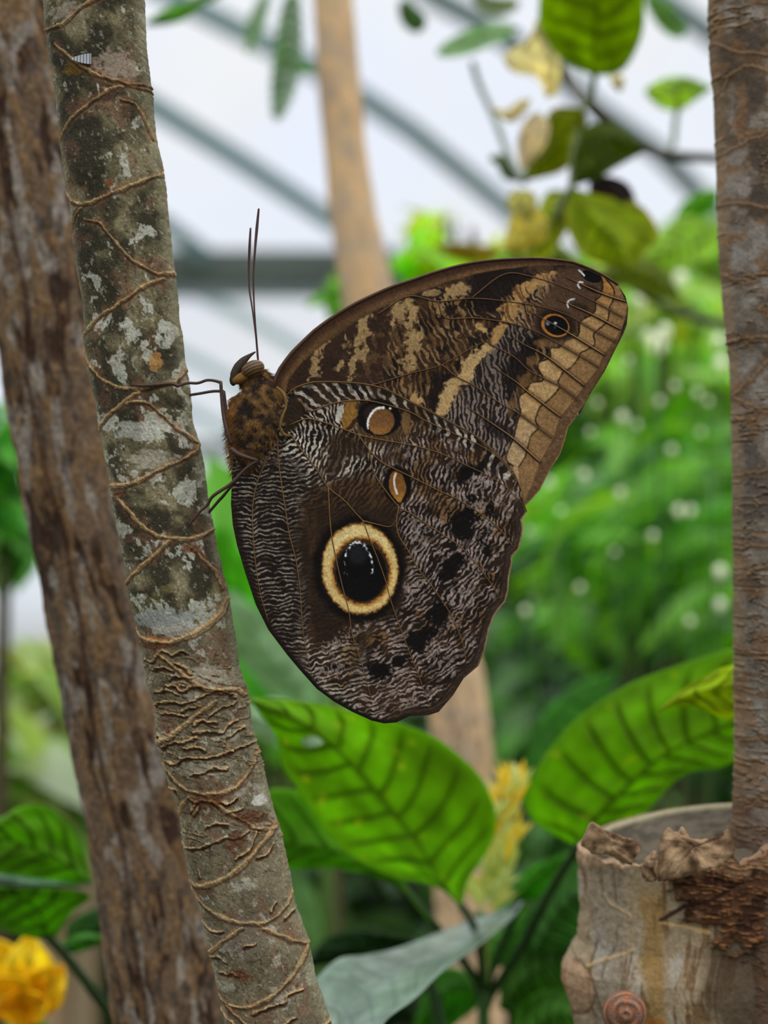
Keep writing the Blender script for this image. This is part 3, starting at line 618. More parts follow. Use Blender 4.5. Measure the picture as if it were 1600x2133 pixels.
    for w, p in SCARS:
        lo = p.min(0) - 26; hi = p.max(0) + 26; m = (x > lo[0]) & (x < hi[0]) & (y > lo[1]) & (y < hi[1])
        if not m.any(): continue
        X = x[m] + wx[m] * .7; Y = y[m] + wy[m] * .6; w0 = w; w = w0 * (.78 + .42 * fbm(x[m] / 30, y[m] / 30, 225, 2)); w = np.maximum(w, 1.3)
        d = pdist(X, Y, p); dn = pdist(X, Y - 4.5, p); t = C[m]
        t = mixc(t, (112, 76, 50), sst(17, 3, d) * .55 * sst(-.4, .4, fbm(x[m] / 12, y[m] / 12, 221)))  # patchy red-brown tint painted as shading around the scar
        t = mixc(t, (50, 36, 25), sst(0, 1, (w + 3 - dn) / 4) * .7)  # shadow side put into the colour as a dark band below the scar
        t = mixc(t, (160, 138, 100), sst(0, 1, (w + .8 - d) / 1.8) * .9)
        t = mixc(t, (112, 80, 50), sst(1.3, .3, np.abs(d - w * .45)) * .5); t = mixc(t, (188, 158, 110), sst(.2, .8, vn(x[m] / 6, y[m] / 6, 222)) * sst(0, 1, (w - d) / 2) * .5)
        C[m] = t; h[m] += 2.3 * np.exp(-(d / (w * .8)) ** 2) - 2.0 * np.exp(-(dn / 3) ** 2) + .9 * np.cos(d * 2.6) * np.exp(-(d / w) ** 2)
    # red-brown torn buds under the scars
    for (bx, by, rx, ry) in [(407,1140,22,10), (440,1655,34,16), (530,1690,34,14), (255,1028,20,8), (500,1735,22,22), (505,2010,30,12), (330,1340,40,8)]:
        e = ell(x, y, bx, by, rx, ry) + .5 * fbm(x / 6, y / 6, 223, 3); k = sst(1.1, .7, e); C = mixc(C, (78, 46, 28), k * .75); h = h + k * 2 * fbm(x / 6, y / 4, 224, 2)
    C = C * (1 + .12 * n3 + .06 * n2)[:, None]
    # slight swelling at the nodes
    return np.clip(C, 0, 255), h
ML = [(91,0),(95,62),(103,125),(116,203),(125,281),(128,312),(134,375),(144,422),(152,500),(163,578),(175,641),(177,680),(174,713),(185,776),(201,848),(207,896),(217,943),(229,1005),(232,1053),(248,1115),(261,1178),(264,1225),(276,1272),(289,1320),(297,1375),(309,1437),(323,1469),(325,1547),(337,1587),(351,1630),(372,1687),(381,1753),(394,1827),(420,1906),(435,1972),(455,2059),(468,2125),(490,2200)]
MR = [(302,0),(305,94),(313,172),(319,203),(325,281),(341,345),(345,375),(350,438),(360,531),(367,578),(375,667),(380,691),(385,754),(393,786),(402,880),(418,927),(426,974),(433,1037),(446,1100),(455,1147),(465,1194),(477,1235),(487,1304),(492,1328),(498,1384),(516,1437),(525,1500),(534,1547),(547,1587),(559,1641),(573,1697),(584,1730),(599,1797),(617,1884),(641,1950),(656,2029),(678,2094),(691,2133),(712,2200)]
DT = .409
tr_ = thing('tree', W(700, 2133, DT) * np.array([1, 1, 0]), 'slim grey-green trunk with tan leaf scars that the butterfly clings to', 'tree')
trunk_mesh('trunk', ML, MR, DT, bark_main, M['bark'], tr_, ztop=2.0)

def bark_rust(x, y, u, c):
    s = x - c + 500; w = 8 * fbm(s / 60, y / 90, 231, 2)
    a = fbm((s + w) / 24, y / 120, 232, 3); b = fbm((s + w) / 15, y / 50, 233, 3); g = fbm((s + w) / 24 + 7, y / 80, 234, 3)
    C = np.zeros((len(x), 3)) + np.array([98., 76., 56.])
    C = mixc(C, (52, 33, 22), sst(.05, .4, a) * .9); C = mixc(C, (126, 118, 110), sst(.08, .35, g) * .85)
    C = mixc(C, (116, 84, 50), sst(.1, .45, b) * .75); C = mixc(C, (60, 52, 48), sst(.35, .55, fbm(s / 14 + 3, y / 40, 235, 3)) * .6)
    C = mixc(C, (56, 34, 22), sst(10, 3, np.abs(s - 470 - 16 * vn(y / 160, 0 * y, 236))) * .6)
    C = C * (1 + .18 * fbm(x / 6, y / 8, 237, 2))[:, None]
    C = C + (C.mean(1)[:, None] * np.array([[1.06, 1., .92]]) - C) * .28
    return np.clip(C, 0, 255), -4 * sst(.0, .5, a) + 3 * b
BL = [(-150,-60),(-118,0),(-68,350),(-8,700),(40,1000),(70,1160),(103,1330),(155,1600),(185,1750),(205,1900),(235,2133),(248,2200)]
BR = [(85,-60),(108,0),(160,350),(215,700),(255,1000),(285,1160),(318,1330),(362,1600),(400,1750),(430,1900),(470,2133),(485,2200)]
tr_ = thing('tree', W(400, 2133, .5) * np.array([1, 1, 0]), 'rust brown streaked trunk slightly out of focus along the left edge, behind the scarred trunk', 'tree')
trunk_mesh('trunk', BL, BR, .505, bark_rust, M['rough_bark'], tr_, step=3., nf=150, nbk=16, ztop=2.1)

def bark_tan(x, y, u, c):
    s = x - c + 200; a = fbm(s / 18, y / 80, 241, 3)
    C = np.zeros((len(x), 3)) + np.array([186., 158., 124.]); C = mixc(C, (160, 134, 106), sst(0, .5, a) * .7); C = mixc(C, (200, 164, 122), sst(0, .5, fbm(s / 14, y / 50, 242, 3)) * .7)
    C = mixc(C, (158, 142, 126), sst(.1, .5, fbm(s / 30, y / 40, 243)) * .6)
    C = mixc(C, (96, 80, 66), sst(.2, .45, fbm(s / 9, y / 20, 244)) * sst(1300, 1400, y) * .7)
    return C, 2 * a
TL = [(650,-60),(652,0),(660,140),(672,280),(685,440),(703,560),(722,680),(760,900),(830,1200),(890,1440),(905,1600),(905,1800),(910,2000),(915,2200)]
TR = [(732,-60),(735,0),(748,140),(760,280),(783,440),(812,560),(834,680),(872,900),(940,1200),(1008,1400),(1028,1560),(1040,1800),(1050,2000),(1055,2200)]
tr_ = thing('tree', W(980, 2133, .86) * np.array([1, 1, 0]), 'blurred pale tan trunk rising behind the butterfly to the top centre', 'tree')
trunk_mesh('trunk', TL, TR, .86, bark_tan, M['rough_bark'], tr_, step=5., nf=60, nbk=14, ztop=2.6)

# right trunk with cut stump: one tree
tree = thing('pruned_tree', W(1500, 2133, .452) * np.array([1, 1, 0]), 'grey-brown tree at the right edge with a thick sawn-off limb stub at its foot', 'tree')
RSC = [[(1480,95),(1520,130),(1600,145)], [(1480,215),(1530,160),(1600,190)], [(1490,330),(1550,310),(1600,290)], [(1495,430),(1540,440),(1600,460)], [(1500,570),(1540,600),(1600,555)], [(1508,712),(1560,710),(1600,715)], [(1520,826),(1560,780),(1600,730)], [(1525,830),(1570,860),(1600,865)], [(1528,990),(1570,985),(1600,975)],
       [(1528,1130),(1580,1135),(1620,1120)], [(1530,1210),(1570,1180),(1610,1170)], [(1530,1350),(1570,1355),(1610,1345)], [(1532,1430),(1580,1440),(1620,1435)], [(1532,1540),(1580,1525),(1620,1520)], [(1530,1690),(1570,1650),(1620,1640)]]
RSC = [dens(p, 4) for p in RSC]
def bark_right(x, y, u, c):
    s = x - c + 300; n1 = fbm(s / 40, y / 55, 251, 4); n2 = fbm(s / 13, y / 16, 252, 3)
    C = np.zeros((len(x), 3)) + np.array([108., 100., 90.])
    C = mixc(C, (56, 44, 34), sst(-.2, .4, n1) * .85 * sst(760, 420, y)); C = mixc(C, (84, 68, 52), sst(460, 300, y) * .6)
    C = mixc(C, (70, 64, 58), sst(.1, .5, n1) * .7); C = mixc(C, (136, 130, 124), sst(.1, .5, -n1 + .3 * n2) * .6); C = mixc(C, (116, 84, 56), sst(.25, .5, fbm(s / 30, y / 30, 253, 3)) * .6)
    C = mixc(C, (128, 104, 74), sst(-.86, -.98, u) * .6)
    h = 1.5 * n1 + n2
    ph = fbm(s / 46, y / 11, 254, 3, .55); zone = sst(-.1, .3, fbm(s / 80, y / 60, 255) + .6 * sst(820, 1000, y) - .15)
    rid = sst(.78, .96, 1 - np.abs(ph) * 2.2) * zone; bl = sst(.75, .96, 1 - np.abs(fbm(s / 46, (y - 3.5) / 11, 254, 3, .55)) * 2.2) * zone
    C = mixc(C, (60, 42, 30), bl * .6); C = mixc(C, (140, 114, 84), rid * .75); h = h + 3 * rid - 2 * bl
    for p in RSC:
        m = (np.abs(y - p[:, 1].mean()) < 70) & (x < 2000)
        if not m.any(): continue
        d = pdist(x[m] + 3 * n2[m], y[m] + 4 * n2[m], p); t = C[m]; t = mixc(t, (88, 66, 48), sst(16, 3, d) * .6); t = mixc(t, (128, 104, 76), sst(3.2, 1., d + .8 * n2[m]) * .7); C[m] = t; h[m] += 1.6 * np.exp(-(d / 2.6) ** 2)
    k = sst(1560, 1800, y); C = mixc(C, (70, 46, 30), k * .6)
    return np.clip(C * (1 + .1 * vn(x / 3, y / 3, 256))[:, None], 0, 255), h
RL = [(1477,0),(1480,130),(1488,200),(1492,330),(1497,500),(1507,640),(1520,760),(1524,850),(1527,1000),(1530,1330),(1532,1600),(1528,1690),(1522,1760),(1500,1900),(1490,2200)]
RR = [(1740,0),(1745,330),(1755,640),(1770,850),(1785,1330),(1790,1600),(1800,1760),(1820,2200)]
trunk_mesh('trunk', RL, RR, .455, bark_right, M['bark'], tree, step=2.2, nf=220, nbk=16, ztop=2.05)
def bark_stump(x, y, u, c):
    s = x - c + 600; w = 6 * fbm(s / 40, y / 60, 261, 2)
    st = fbm((s + w) / 9, y / 90, 262, 4); n1 = fbm(s / 44, y / 70, 263, 3)
    C = np.zeros((len(x), 3)) + np.array([138., 122., 98.])
    C = mixc(C, (150, 144, 132), sst(0, .5, n1) * .7); C = mixc(C, (96, 72, 46), sst(.1, .5, st) * .8); C = mixc(C, (128, 98, 52), sst(30, 12, np.abs(x - 1335 - 8 * n1)) * .75 * sst(1800, 1860, y))
    C = mixc(C, (112, 108, 102), sst(40, 20, np.abs(x - 1255)) * .4)
    C = mixc(C, (96, 82, 66), sst(1420, 1520, x) * .6)
    C = mixc(C, (170, 104, 44), sst(1.1, .7, ell(x, y, 1345, 2120, 36, 60) + .4 * n1) * .7)
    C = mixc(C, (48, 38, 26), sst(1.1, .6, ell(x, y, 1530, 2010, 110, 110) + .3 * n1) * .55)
    h = -3 * sst(.1, .5, st) + 4 * n1 + 1.5 * fbm(x / 7, y / 12, 264, 2)
    # pale thread scars
    for p in [[(1245,1840),(1260,1860),(1295,1876)], [(1212,1990),(1250,1970),(1305,1945)]]:
        d = pdist(x, y + 3 * n1, p); C = mixc(C, (176, 150, 106), sst(3, 1, d) * .8); h = h + 2 * np.exp(-(d / 3) ** 2)
    # rust coloured wrinkled collar where the live trunk leaves the stub
    e = ell(x, y, 1620, 1835, 240, 128, 12) + .22 * fbm(x / 22, y / 14, 265, 3); k = sst(1.05, .92, e)
    wv = fbm((x + y * .5) / 70, (y - x * .12) / 8, 266, 3, .6); rid = sst(.7, .95, 1 - np.abs(wv) * 2)
    C = mixc(C, (72, 44, 27), k * .9); C = mixc(C, (150, 104, 62), k * rid * .7); C = mixc(C, (40, 24, 16), k * sst(.2, .5, fbm(x / 26, y / 18, 267, 2)) * .7)
    h = h + 22 * k + k * rid * 9
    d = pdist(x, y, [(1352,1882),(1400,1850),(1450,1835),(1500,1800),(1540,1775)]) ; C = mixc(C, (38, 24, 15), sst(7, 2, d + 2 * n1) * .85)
    C = mixc(C, (186, 152, 104), sst(5, 2, pdist(x, y, [(1352,1886),(1400,1892),(1445,1903)]) + 2 * n1) * .8)
    # left swelling bud
    e = ell(x, y, 1192, 2040, 34, 56); k = sst(1.1, .8, e); C = mixc(C, (150, 118, 92), k * .6); C = mixc(C, (70, 50, 34), sst(.12, 0, np.abs(e - 1)) * .6 * (x > 1190))
    # torn bark rim below the cut
    rim = sst(26, 4, y - 1770 - 22 * fbm(x / 22, 0 * y, 268)) ; C = mixc(C, (152, 122, 92), rim * .6); h = h + 6 * rim
    return np.clip(C * (1 + .1 * vn(x / 3, y / 3, 269))[:, None], 0, 255), h
SL_ = [(1228,1690),(1214,1745),(1208,1800),(1206,1900),(1201,1955),(1182,1985),(1168,2010),(1167,2040),(1186,2090),(1196,2133),(1202,2200)]
SR_ = [(1690,1690),(1690,2200)]
def cut(A, sx):
    return 1712 - .135 * (sx - 1240) + 50 * (1 + np.cos(A)) - 24 * np.cos(A) + 5 * fbm(sx / 14, 3 * np.cos(A), 271, 3) * (np.cos(A) > 0) + 13 * fbm(sx / 26, 2 * np.cos(A), 272, 2) * (np.cos(A) > .2)
st_o, SV = trunk_mesh('sawn_limb_stub', SL_, SR_, .462, bark_stump, M['bark'], tree, y0=1660, y1=2210, step=2., nf=330, nbk=40, squash=.75, topcut=cut)
top = SV[0]; n_ = len(top); cen = top.mean(0); rings = []
for q in np.linspace(1, 0.02, 26): rings.append(cen + (top - cen) * q * .985 - UP * (.0012 if q < .97 else 0))
G = np.array(rings); gp = G.reshape(-1, 3)
pr = np.linalg.norm(gp - cen, axis=1); gx = gp[:, 0] * 9000; gy = gp[:, 1] * 9000
Cc = np.zeros((len(gp), 3)) + np.array([80., 72., 58.]); Cc = mixc(Cc, (56, 49, 38), sst(-.1, .4, fbm(gx / 26, gy / 26, 273, 4))); Cc = mixc(Cc, (46, 40, 32), sst(.3, .5, fbm(gx / 40, gy / 14, 274, 3)) * .6); Cc = mixc(Cc, (172, 164, 132), sst(.955, .99, np.repeat(np.linspace(1, .02, 26), n_)) * (gp[:, 1] > cen[1]))
mesh('cut_face', gp, grid(26, n_, True), M['bark'], tree, Cc)
# peeling flaps of bark around the cut
def flap(pts, name='bark_flap'):
    P = np.array(pts, float); mid = P.mean(0); N_ = 40
    t = dens(np.vstack([P, P[:1]]), 8)[:-1]; rr_ = np.linspace(1, .03, 9); V = []; 
    for q in rr_:
        xy = mid[:2] + (t[:, :2] - mid[:2]) * q; dd = mid[2] / 1000 + (t[:, 2] - mid[2]) / 1000 * q
        V.append(W(xy[:, 0] + 2 * fbm(xy[:, 0] / 9, xy[:, 1] / 9, 281, 2), xy[:, 1] + 2 * fbm(xy[:, 0] / 8, xy[:, 1] / 8, 282, 2), dd - .0018 * (1 - q * q) + .0012 * fbm(xy[:, 0] / 16, xy[:, 1] / 16, 283, 3)))
    Vf = np.array(V); Vb = Vf + FW * .0016; A = np.concatenate([Vb[::-1], Vf], 0); nn = len(t)
    x = A.reshape(-1, 3)[:, 0] * 9000; z = A.reshape(-1, 3)[:, 2] * 9000
    C = np.zeros((len(x), 3)) + np.array([128., 104., 78.]); C = mixc(C, (78, 58, 40), sst(0, .4, fbm(x / 22, z / 22, 284, 4))); C = mixc(C, (158, 134, 104), sst(.2, .5, fbm(x / 15, z / 30, 285, 3)) * .6)
    mesh(name, A.reshape(-1, 3), grid(len(A), nn, True), M['bark'], tree, C)
fd = 430
flap([(1212,1762,fd+6),(1232,1716,fd+4),(1262,1730,fd),(1300,1745,fd-3),(1332,1756,fd-4),(1322,1792,fd-4),(1308,1800,fd-3),(1270,1782,fd),(1235,1778,fd+3)])
flap([(1336,1812,fd-4),(1352,1782,fd-5),(1366,1775,fd-6),(1364,1800,fd-6),(1368,1832,fd-5),(1345,1836,fd-4)])
flap([(1372,1838,fd-5),(1374,1760,fd-4),(1392,1728,fd-2),(1410,1736,fd-3),(1424,1724,fd-3),(1440,1748,fd-4),(1475,1748,fd-4),(1500,1742,fd-2),(1520,1732,fd),(1530,1780,fd-2),(1480,1810,fd-6),(1430,1826,fd-6)])
# round knot
kc = W(1302, 2112, .4245); a = np.linspace(0, 2 * PI, 48, endpoint=False); V = []; Ck = []
for i, q in enumerate(np.linspace(0, 1, 34)):
    r_ = .0050 * math.sin(q * PI / 2) + .0002
    for t in a:
        t0_ = t + .6; dz = .0052 * math.cos(q * PI / 2) + .0003 * math.sin(q * 19 + 1.6 * math.sin(t0_))
        V.append(kc + RT * r_ * math.cos(t) * .95 + UP * (r_ * math.sin(t) * .95 + dz * .25) - FW * (dz - .001)); Ck.append(tuple(np.array((118, 84, 66)) + (13 * math.sin(q * 19 + 1.6 * math.sin(t + .6)) + 10 * math.sin(q * 31 + t * 3)) * (.5 + .5 * q) + np.array((8, 0, -4)) * math.sin(t * 5)))
mesh('knot', V, grid(34, 48, True), M['bark'], tree, np.array(Ck) * (1 + .1 * rg.standard_normal((len(V), 1)) * .5))

# ------------------------------------------------------------------ leaves
def resamp(P, n):
    P = dens(P, 8); s = np.concatenate([[0], np.cumsum(np.hypot(*np.diff(P[:, :2], axis=0).T))]); t = np.linspace(0, s[-1], n)
    return np.stack([np.interp(t, s, P[:, k]) for k in range(P.shape[1])], 1)
def leaf(parent, mid, outL, outR, d0, d1, col, mat='leaf', name='leaf', bow=.004, fold=.004, veins=7, vdark=.42, edge=None, nr=90, nc=25, seed=0, hole=None, dsp=None, label=None, thick=True, spots=0.):
    """leaf blade: midrib and the two outlines as picture polylines from base to tip; depth runs d0 (base) to d1 (tip);
    fold lifts both halves away from the midrib, bow arches the blade"""
    m = resamp(mid, nr); l = resamp(outL, nr); r = resamp(outR, nr)
    u = np.linspace(0, 1, nr)[:, None]; v = np.linspace(-1, 1, 2 * nc - 1)[None, :]
    av = np.abs(v); X = m[:, None, 0] * (1 - av) + np.where(v < 0, l[:, None, 0], r[:, None, 0]) * av
    Y = m[:, None, 1] * (1 - av) + np.where(v < 0, l[:, None, 1], r[:, None, 1]) * av
    ph = (u * (veins + 1.2) - av ** 1.25 * 1.5) + .22 * fbm(u * 5 + seed, np.sign(v) * 3 + v * .8, 330 + seed, 2); f = np.abs((ph - np.floor(ph)) - .5) * 2     # 1 at vein
    ph = ph + .12 * np.sign(v)
    f = np.abs(((ph + .5) % 1) - .5) * 2                                     # 0 on a side vein
    vein = sst(.30, .02, f) * sst(1.0, .7, av) * sst(.0, .04, u) * sst(1, .93, u)
    midv = sst(.05, .012, av * (1 - .0 * u))
    D = d0 + (d1 - d0) * u + fold * av - bow * np.sin(u * PI) + .0016 * vein - .0005 * np.cos(f * PI) * sst(0, .3, av) * sst(1, .8, av) + .0025 * fbm(u * 3 + seed + 0 * v, v * 1.5 + 0 * u, 300 + seed, 2)
    if dsp: D = D + dsp(u + 0 * v, v + 0 * u)
    V = W(X.ravel(), Y.ravel(), D.ravel())
    n = nr * (2 * nc - 1); C = np.zeros((n, 3)) + np.array(col, float)
    q = fbm((u * 6 + 0 * v).ravel(), (v * 3 + 0 * u).ravel(), 310 + seed, 3)
    C = C * (1 + .16 * q)[:, None]
    C = mixc(C, np.array(col) * .48, (np.maximum(vein * .75, midv) + 0 * u).ravel() * vdark)
    soft = sst(.6, 0, f) * .35 * sst(1, .7, av); C = mixc(C, np.array(col) * .6, (soft + 0 * u).ravel() * vdark)
    if edge is not None: C = mixc(C, edge, (sst(.86, 1., av) + 0 * u).ravel() * .7)
    if spots: C = mixc(C, (200, 190, 60), sst(.72, .9, vn((u * 22 + 0 * v).ravel(), (v * 9 + 0 * u).ravel(), 320 + seed)) * spots)
    Q = grid(nr, 2 * nc - 1)
    if hole:
        ctr = V[Q].mean(1); hw = W(hole[0], hole[1], (d0 + d1) / 2); e = np.sqrt(((ctr - hw)[:, 0] / hole[2]) ** 2 + ((ctr - hw)[:, 2] / hole[3]) ** 2); Q = Q[e > 1]
    o = mesh(name, V, Q, M[mat], parent, C)
    if thick:
        s = o.modifiers.new('thickness', 'SOLIDIFY'); s.thickness = .0004; s.offset = 0
    if label: o['label'] = label
    return o
def simple(parent, base, tip, wid, d0, d1, col, asym=0., bend=0., **k):
    "regular lance or egg shaped leaf from base to tip, width in picture units"
    b = np.array(base, float); t = np.array(tip, float); ax = t - b; n = np.array([-ax[1], ax[0]]) / np.linalg.norm(ax)
    u = np.linspace(0, 1, 12); mid = b + ax * u[:, None] + n * (bend * np.sin(u * PI))[:, None]
    w = wid * np.sin(PI * u ** .8) ** .85 * .5 + .4
    return leaf(parent, mid, mid - n * (w * (1 + asym))[:, None], mid + n * (w * (1 - asym))[:, None], d0, d1, col, nr=k.pop('nr', 40), nc=k.pop('nc', 9), **k)
def stem(parent, pts, rad, col, name='stem', mat='stem', n=10):
    P, R = pxtube(pts, rad, n); return MB().tube(P, R, n, col).build(name, M[mat], parent)
G1 = (84, 140, 24); G2 = (62, 116, 22); YG = (150, 164, 22)
# --- flowering shrub below the butterfly
sh = thing('flowering_shrub', W(1010, 2300, .60) * np.array([1, 1, 0]), 'broad-leaved green shrub with a yellow bract spike, below and behind the butterfly', 'shrub')
leaf(sh, [(962,1890),(912,1828),(866,1753),(805,1678),(734,1593),(664,1528),(590,1485),(524,1458)], [(962,1890),(908,1846),(819,1826),(744,1792),(687,1745),(655,1701),(622,1645),(589,1598),(580,1547),(556,1504),(522,1460)],
     [(962,1890),(975,1834),(1000,1796),(1028,1743),(1031,1687),(1006,1626),(969,1584),(908,1537),(828,1505),(740,1482),(640,1462),(524,1455)], .575, .515, (122, 168, 22), veins=9, edge=(120, 168, 30), hole=(655, 1540, .0030, .0016), seed=1, spots=.5, nr=150, nc=34, label='largest bright green leaf with a small hole')
leaf(sh, [(900,1925),(817,1828),(762,1800),(687,1771),(594,1758),(480,1735)], [(900,1925),(812,1838),(720,1812),(664,1806),(598,1808),(480,1770)], [(900,1925),(825,1815),(770,1740),(690,1680),(640,1652),(561,1645),(480,1690)], .59, .58, (92, 146, 24), veins=7, seed=2, edge=(110, 160, 40))
leaf(sh, [(1205,1765),(1256,1688),(1330,1618),(1400,1564),(1528,1504),(1640,1440)], [(1205,1765),(1118,1716),(1090,1672),(1102,1632),(1142,1564),(1192,1504),(1256,1456),(1320,1420),(1400,1390),(1480,1364),(1540,1355),(1640,1420)],
     [(1205,1765),(1240,1745),(1320,1715),(1366,1670),(1400,1632),(1440,1608),(1530,1584),(1640,1450)], .56, .545, (116, 162, 20), veins=9, seed=3, vdark=.46, nr=150, nc=34, edge=(104, 150, 40), spots=.35)
leaf(sh, [(1120,1640),(1150,1540),(1200,1460),(1290,1395)], [(1120,1640),(1095,1580),(1130,1490),(1200,1425),(1290,1393)], [(1120,1640),(1180,1600),(1240,1500),(1290,1397)], .80, .84, (62, 128, 30), seed=4)
leaf(sh, [(1372,1482),(1408,1458),(1460,1440),(1528,1428),(1620,1400)], [(1372,1482),(1408,1448),(1460,1414),(1528,1386),(1620,1390)], [(1372,1482),(1408,1470),(1460,1474),(1532,1496),(1620,1420)], .50, .49, (156, 178, 16), seed=5, veins=5, vdark=.3, label='small yellow-green leaf')
leaf(sh, [(1088,1880),(1000,1948),(900,1998),(800,2040),(720,2100),(690,2180)], [(1088,1880),(1016,1905),(922,1940),(828,1976),(760,1990),(700,2000),(640,2060)], [(1088,1880),(1062,1915),(992,1973),(922,2022),(866,2078),(800,2130),(770,2200)], .60, .48, (122, 140, 128), mat='gloss', seed=6, vdark=.25, bow=-.004, fold=-.006, nr=110, nc=26, dsp=lambda u, v: -.030 * v * sst(0, .3, u), label='glossy silvery leaf')
leaf(sh, [(905,1970),(820,1958),(740,1968),(640,2010)], [(905,1970),(820,1945),(750,1938),(680,1955),(640,2005)], [(905,1970),(830,1985),(740,2000),(640,2015)], .64, .60, (30, 66, 20), seed=7)
leaf(sh, [(1110,1985),(1160,1900),(1230,1850),(1330,1840)], [(1110,1985),(1085,1930),(1130,1860),(1200,1800),(1330,1800)], [(1110,1985),(1180,1970),(1250,1930),(1330,1880)], .62, .66, (52, 104, 24), seed=8)
leaf(sh, [(1060,1880),(1110,1830),(1160,1790),(1215,1770)], [(1060,1880),(1080,1830),(1130,1795),(1215,1768)], [(1060,1880),(1130,1870),(1190,1830),(1215,1775)], .66, .66, (80, 150, 36), seed=9)
leaf(sh, [(1040,2100),(1090,2040),(1150,2010),(1260,1990)], [(1040,2100),(1050,2000),(1110,1950),(1260,1940)], [(1040,2100),(1120,2140),(1200,2110),(1260,2040)], .63, .66, (56, 100, 20), seed=10)
leaf(sh, [(1020,2080),(960,2050),(900,2090),(860,2180)], [(1020,2080),(960,2020),(900,2040),(850,2170)], [(1020,2080),(980,2110),(930,2150),(870,2190)], .63, .68, (70, 130, 34), seed=11)
leaf(sh, [(1060,2180),(1110,2140),(1160,2120),(1240,2110)], [(1060,2180),(1080,2100),(1150,2060),(1240,2090)], [(1060,2180),(1130,2210),(1200,2200),(1240,2130)], .60, .62, (64, 116, 22), seed=12)
leaf(sh, [(1000,2040),(1040,1960),(1060,1900),(1075,1850)], [(1000,2040),(1000,1970),(1030,1900),(1075,1848)], [(1000,2040),(1070,1990),(1100,1920),(1078,1852)], .64, .66, (84, 140, 50), seed=13)
SG = (34, 62, 26)
stem(sh, [(962,1888,.576),(985,1925,.585),(1000,1980,.60),(1008,2060,.61)], (.0012, .0014), SG, 'petiole')
stem(sh, [(817,1828,.588),(870,1885,.59),(920,1945,.60),(985,2030,.61),(1005,2075,.61)], (.0013, .0015), SG, 'petiole')
stem(sh, [(1205,1763,.56),(1150,1850,.58),(1090,1970,.60),(1030,2060,.61),(1012,2100,.61)], (.0013, .0016), SG, 'petiole')
stem(sh, [(890,2030,.60),(908,2090,.60),(925,2200,.60)], (.0016, .002), (40, 66, 30), 'petiole')
stem(sh, [(1085,1881,.60),(1050,1960,.61),(1015,2060,.612)], (.001, .0012), SG, 'petiole')
P, R = pxtube([(1000,1900,.62),(1005,2000,.612),(1008,2133,.61),(1010,2260,.61)], (.0014, .0024)); ft = np.array([[P[-1][0], P[-1][1], 0.]])
P = np.vstack([P, P[-1] * (1 - .5) + ft * .5, ft]); R = np.concatenate([R, [.003, .004]]); MB().tube(P, R, 10, (48, 82, 34)).build('stem', M['stem'], sh)
m = MB()   # flower spike with long pointed bracts
for i in range(105):
    t = i / 105; cy = 1900 - 270 * t; cx = 1012 + 46 * t + rnd.uniform(-24, 24); a = rnd.uniform(-1.15, 1.15) * (1 - .3 * t); L_ = rnd.uniform(55, 105) * (1 - .25 * t)
    tip = (cx + L_ * math.sin(a), cy - L_ * math.cos(a) * .95); w_ = rnd.uniform(5, 9); dd = .60 + rnd.uniform(-.006, .006)
    mid = [(cx, cy), ((cx * .5 + tip[0] * .5) + 4, cy * .5 + tip[1] * .5), tip]
    u = np.linspace(0, 1, 9); ww = w_ * np.sin(PI * u ** .75) ** .8; mx = np.interp(u, [0, .5, 1], [p[0] for p in mid]); my = np.interp(u, [0, .5, 1], [p[1] for p in mid])
    V = np.concatenate([W(mx + s_ * ww * math.cos(a), my + s_ * ww * math.sin(a), dd - .0012 * (1 - abs(s_))) [:, None] for s_ in (-1, 0, 1)], 1)
    cc = [(236, 206, 60), (226, 220, 120), (204, 214, 120), (216, 228, 160)][rnd.choice([0, 0, 1, 2, 3] if t > .35 else [1, 2, 2, 3])]
    m.add(V.reshape(-1, 3), grid(9, 3), cc)
m.build('flower_spike', M['petal'], sh)
stem(sh, [(1010,1920,.605),(1008,1980,.61),(1009,2050,.61)], .0016, (120, 140, 60), 'flower_stalk')
# --- left plants
lp = thing('broad_leaf_plant', W(250, 2300, .60) * np.array([1, 1, 0]), 'broad green leaves on a dark curved stem, lower left of the rust brown trunk', 'plant')
leaf(lp, [(192,1840),(130,1795),(60,1765),(-40,1740),(-150,1760)], [(192,1840),(100,1834),(0,1824),(-80,1815),(-150,1765)], [(192,1840),(176,1775),(153,1727),(118,1692),(79,1676),(35,1683),(0,1703),(-80,1700),(-150,1755)], .57, .55, (100, 150, 26), veins=6, seed=21, vdark=.6, nr=100, nc=26)
leaf(lp, [(192,1846),(120,1842),(40,1838),(-40,1830),(-120,1830)], [(192,1846),(120,1836),(60,1829),(0,1822),(-120,1815)], [(192,1846),(120,1848),(40,1848),(-40,1842),(-120,1850)], .575, .52, (90, 130, 96), mat='gloss', veins=3, seed=22, vdark=.2, label='folded glossy leaf edge')
leaf(lp, [(110,1960),(80,1900),(20,1860),(-60,1850)], [(110,1960),(60,1952),(0,1935),(-60,1900)], [(110,1960),(150,1900),(188,1866),(120,1850),(0,1842),(-60,1845)], .58, .56, (96, 146, 30), veins=5, seed=23, vdark=.6)
leaf(lp, [(150,1975),(175,1930),(205,1905),(240,1890)], [(150,1975),(140,1930),(190,1895),(240,1888)], [(150,1975),(195,1960),(225,1930),(240,1895)], .64, .66, (46, 92, 28), seed=24)
leaf(lp, [(120,1978),(150,1965),(180,1955),(215,1955)], [(120,1978),(140,1955),(180,1945),(215,1950)], [(120,1978),(150,1985),(190,1975),(215,1960)], .60, .60, (90, 150, 60), seed=25)
P, R = pxtube([(98,1950,.58),(140,1995,.585),(190,2060,.59),(235,2133,.60),(262,2260,.60)], (.0014, .002)); ft = np.array([[P[-1][0], P[-1][1], 0.]])
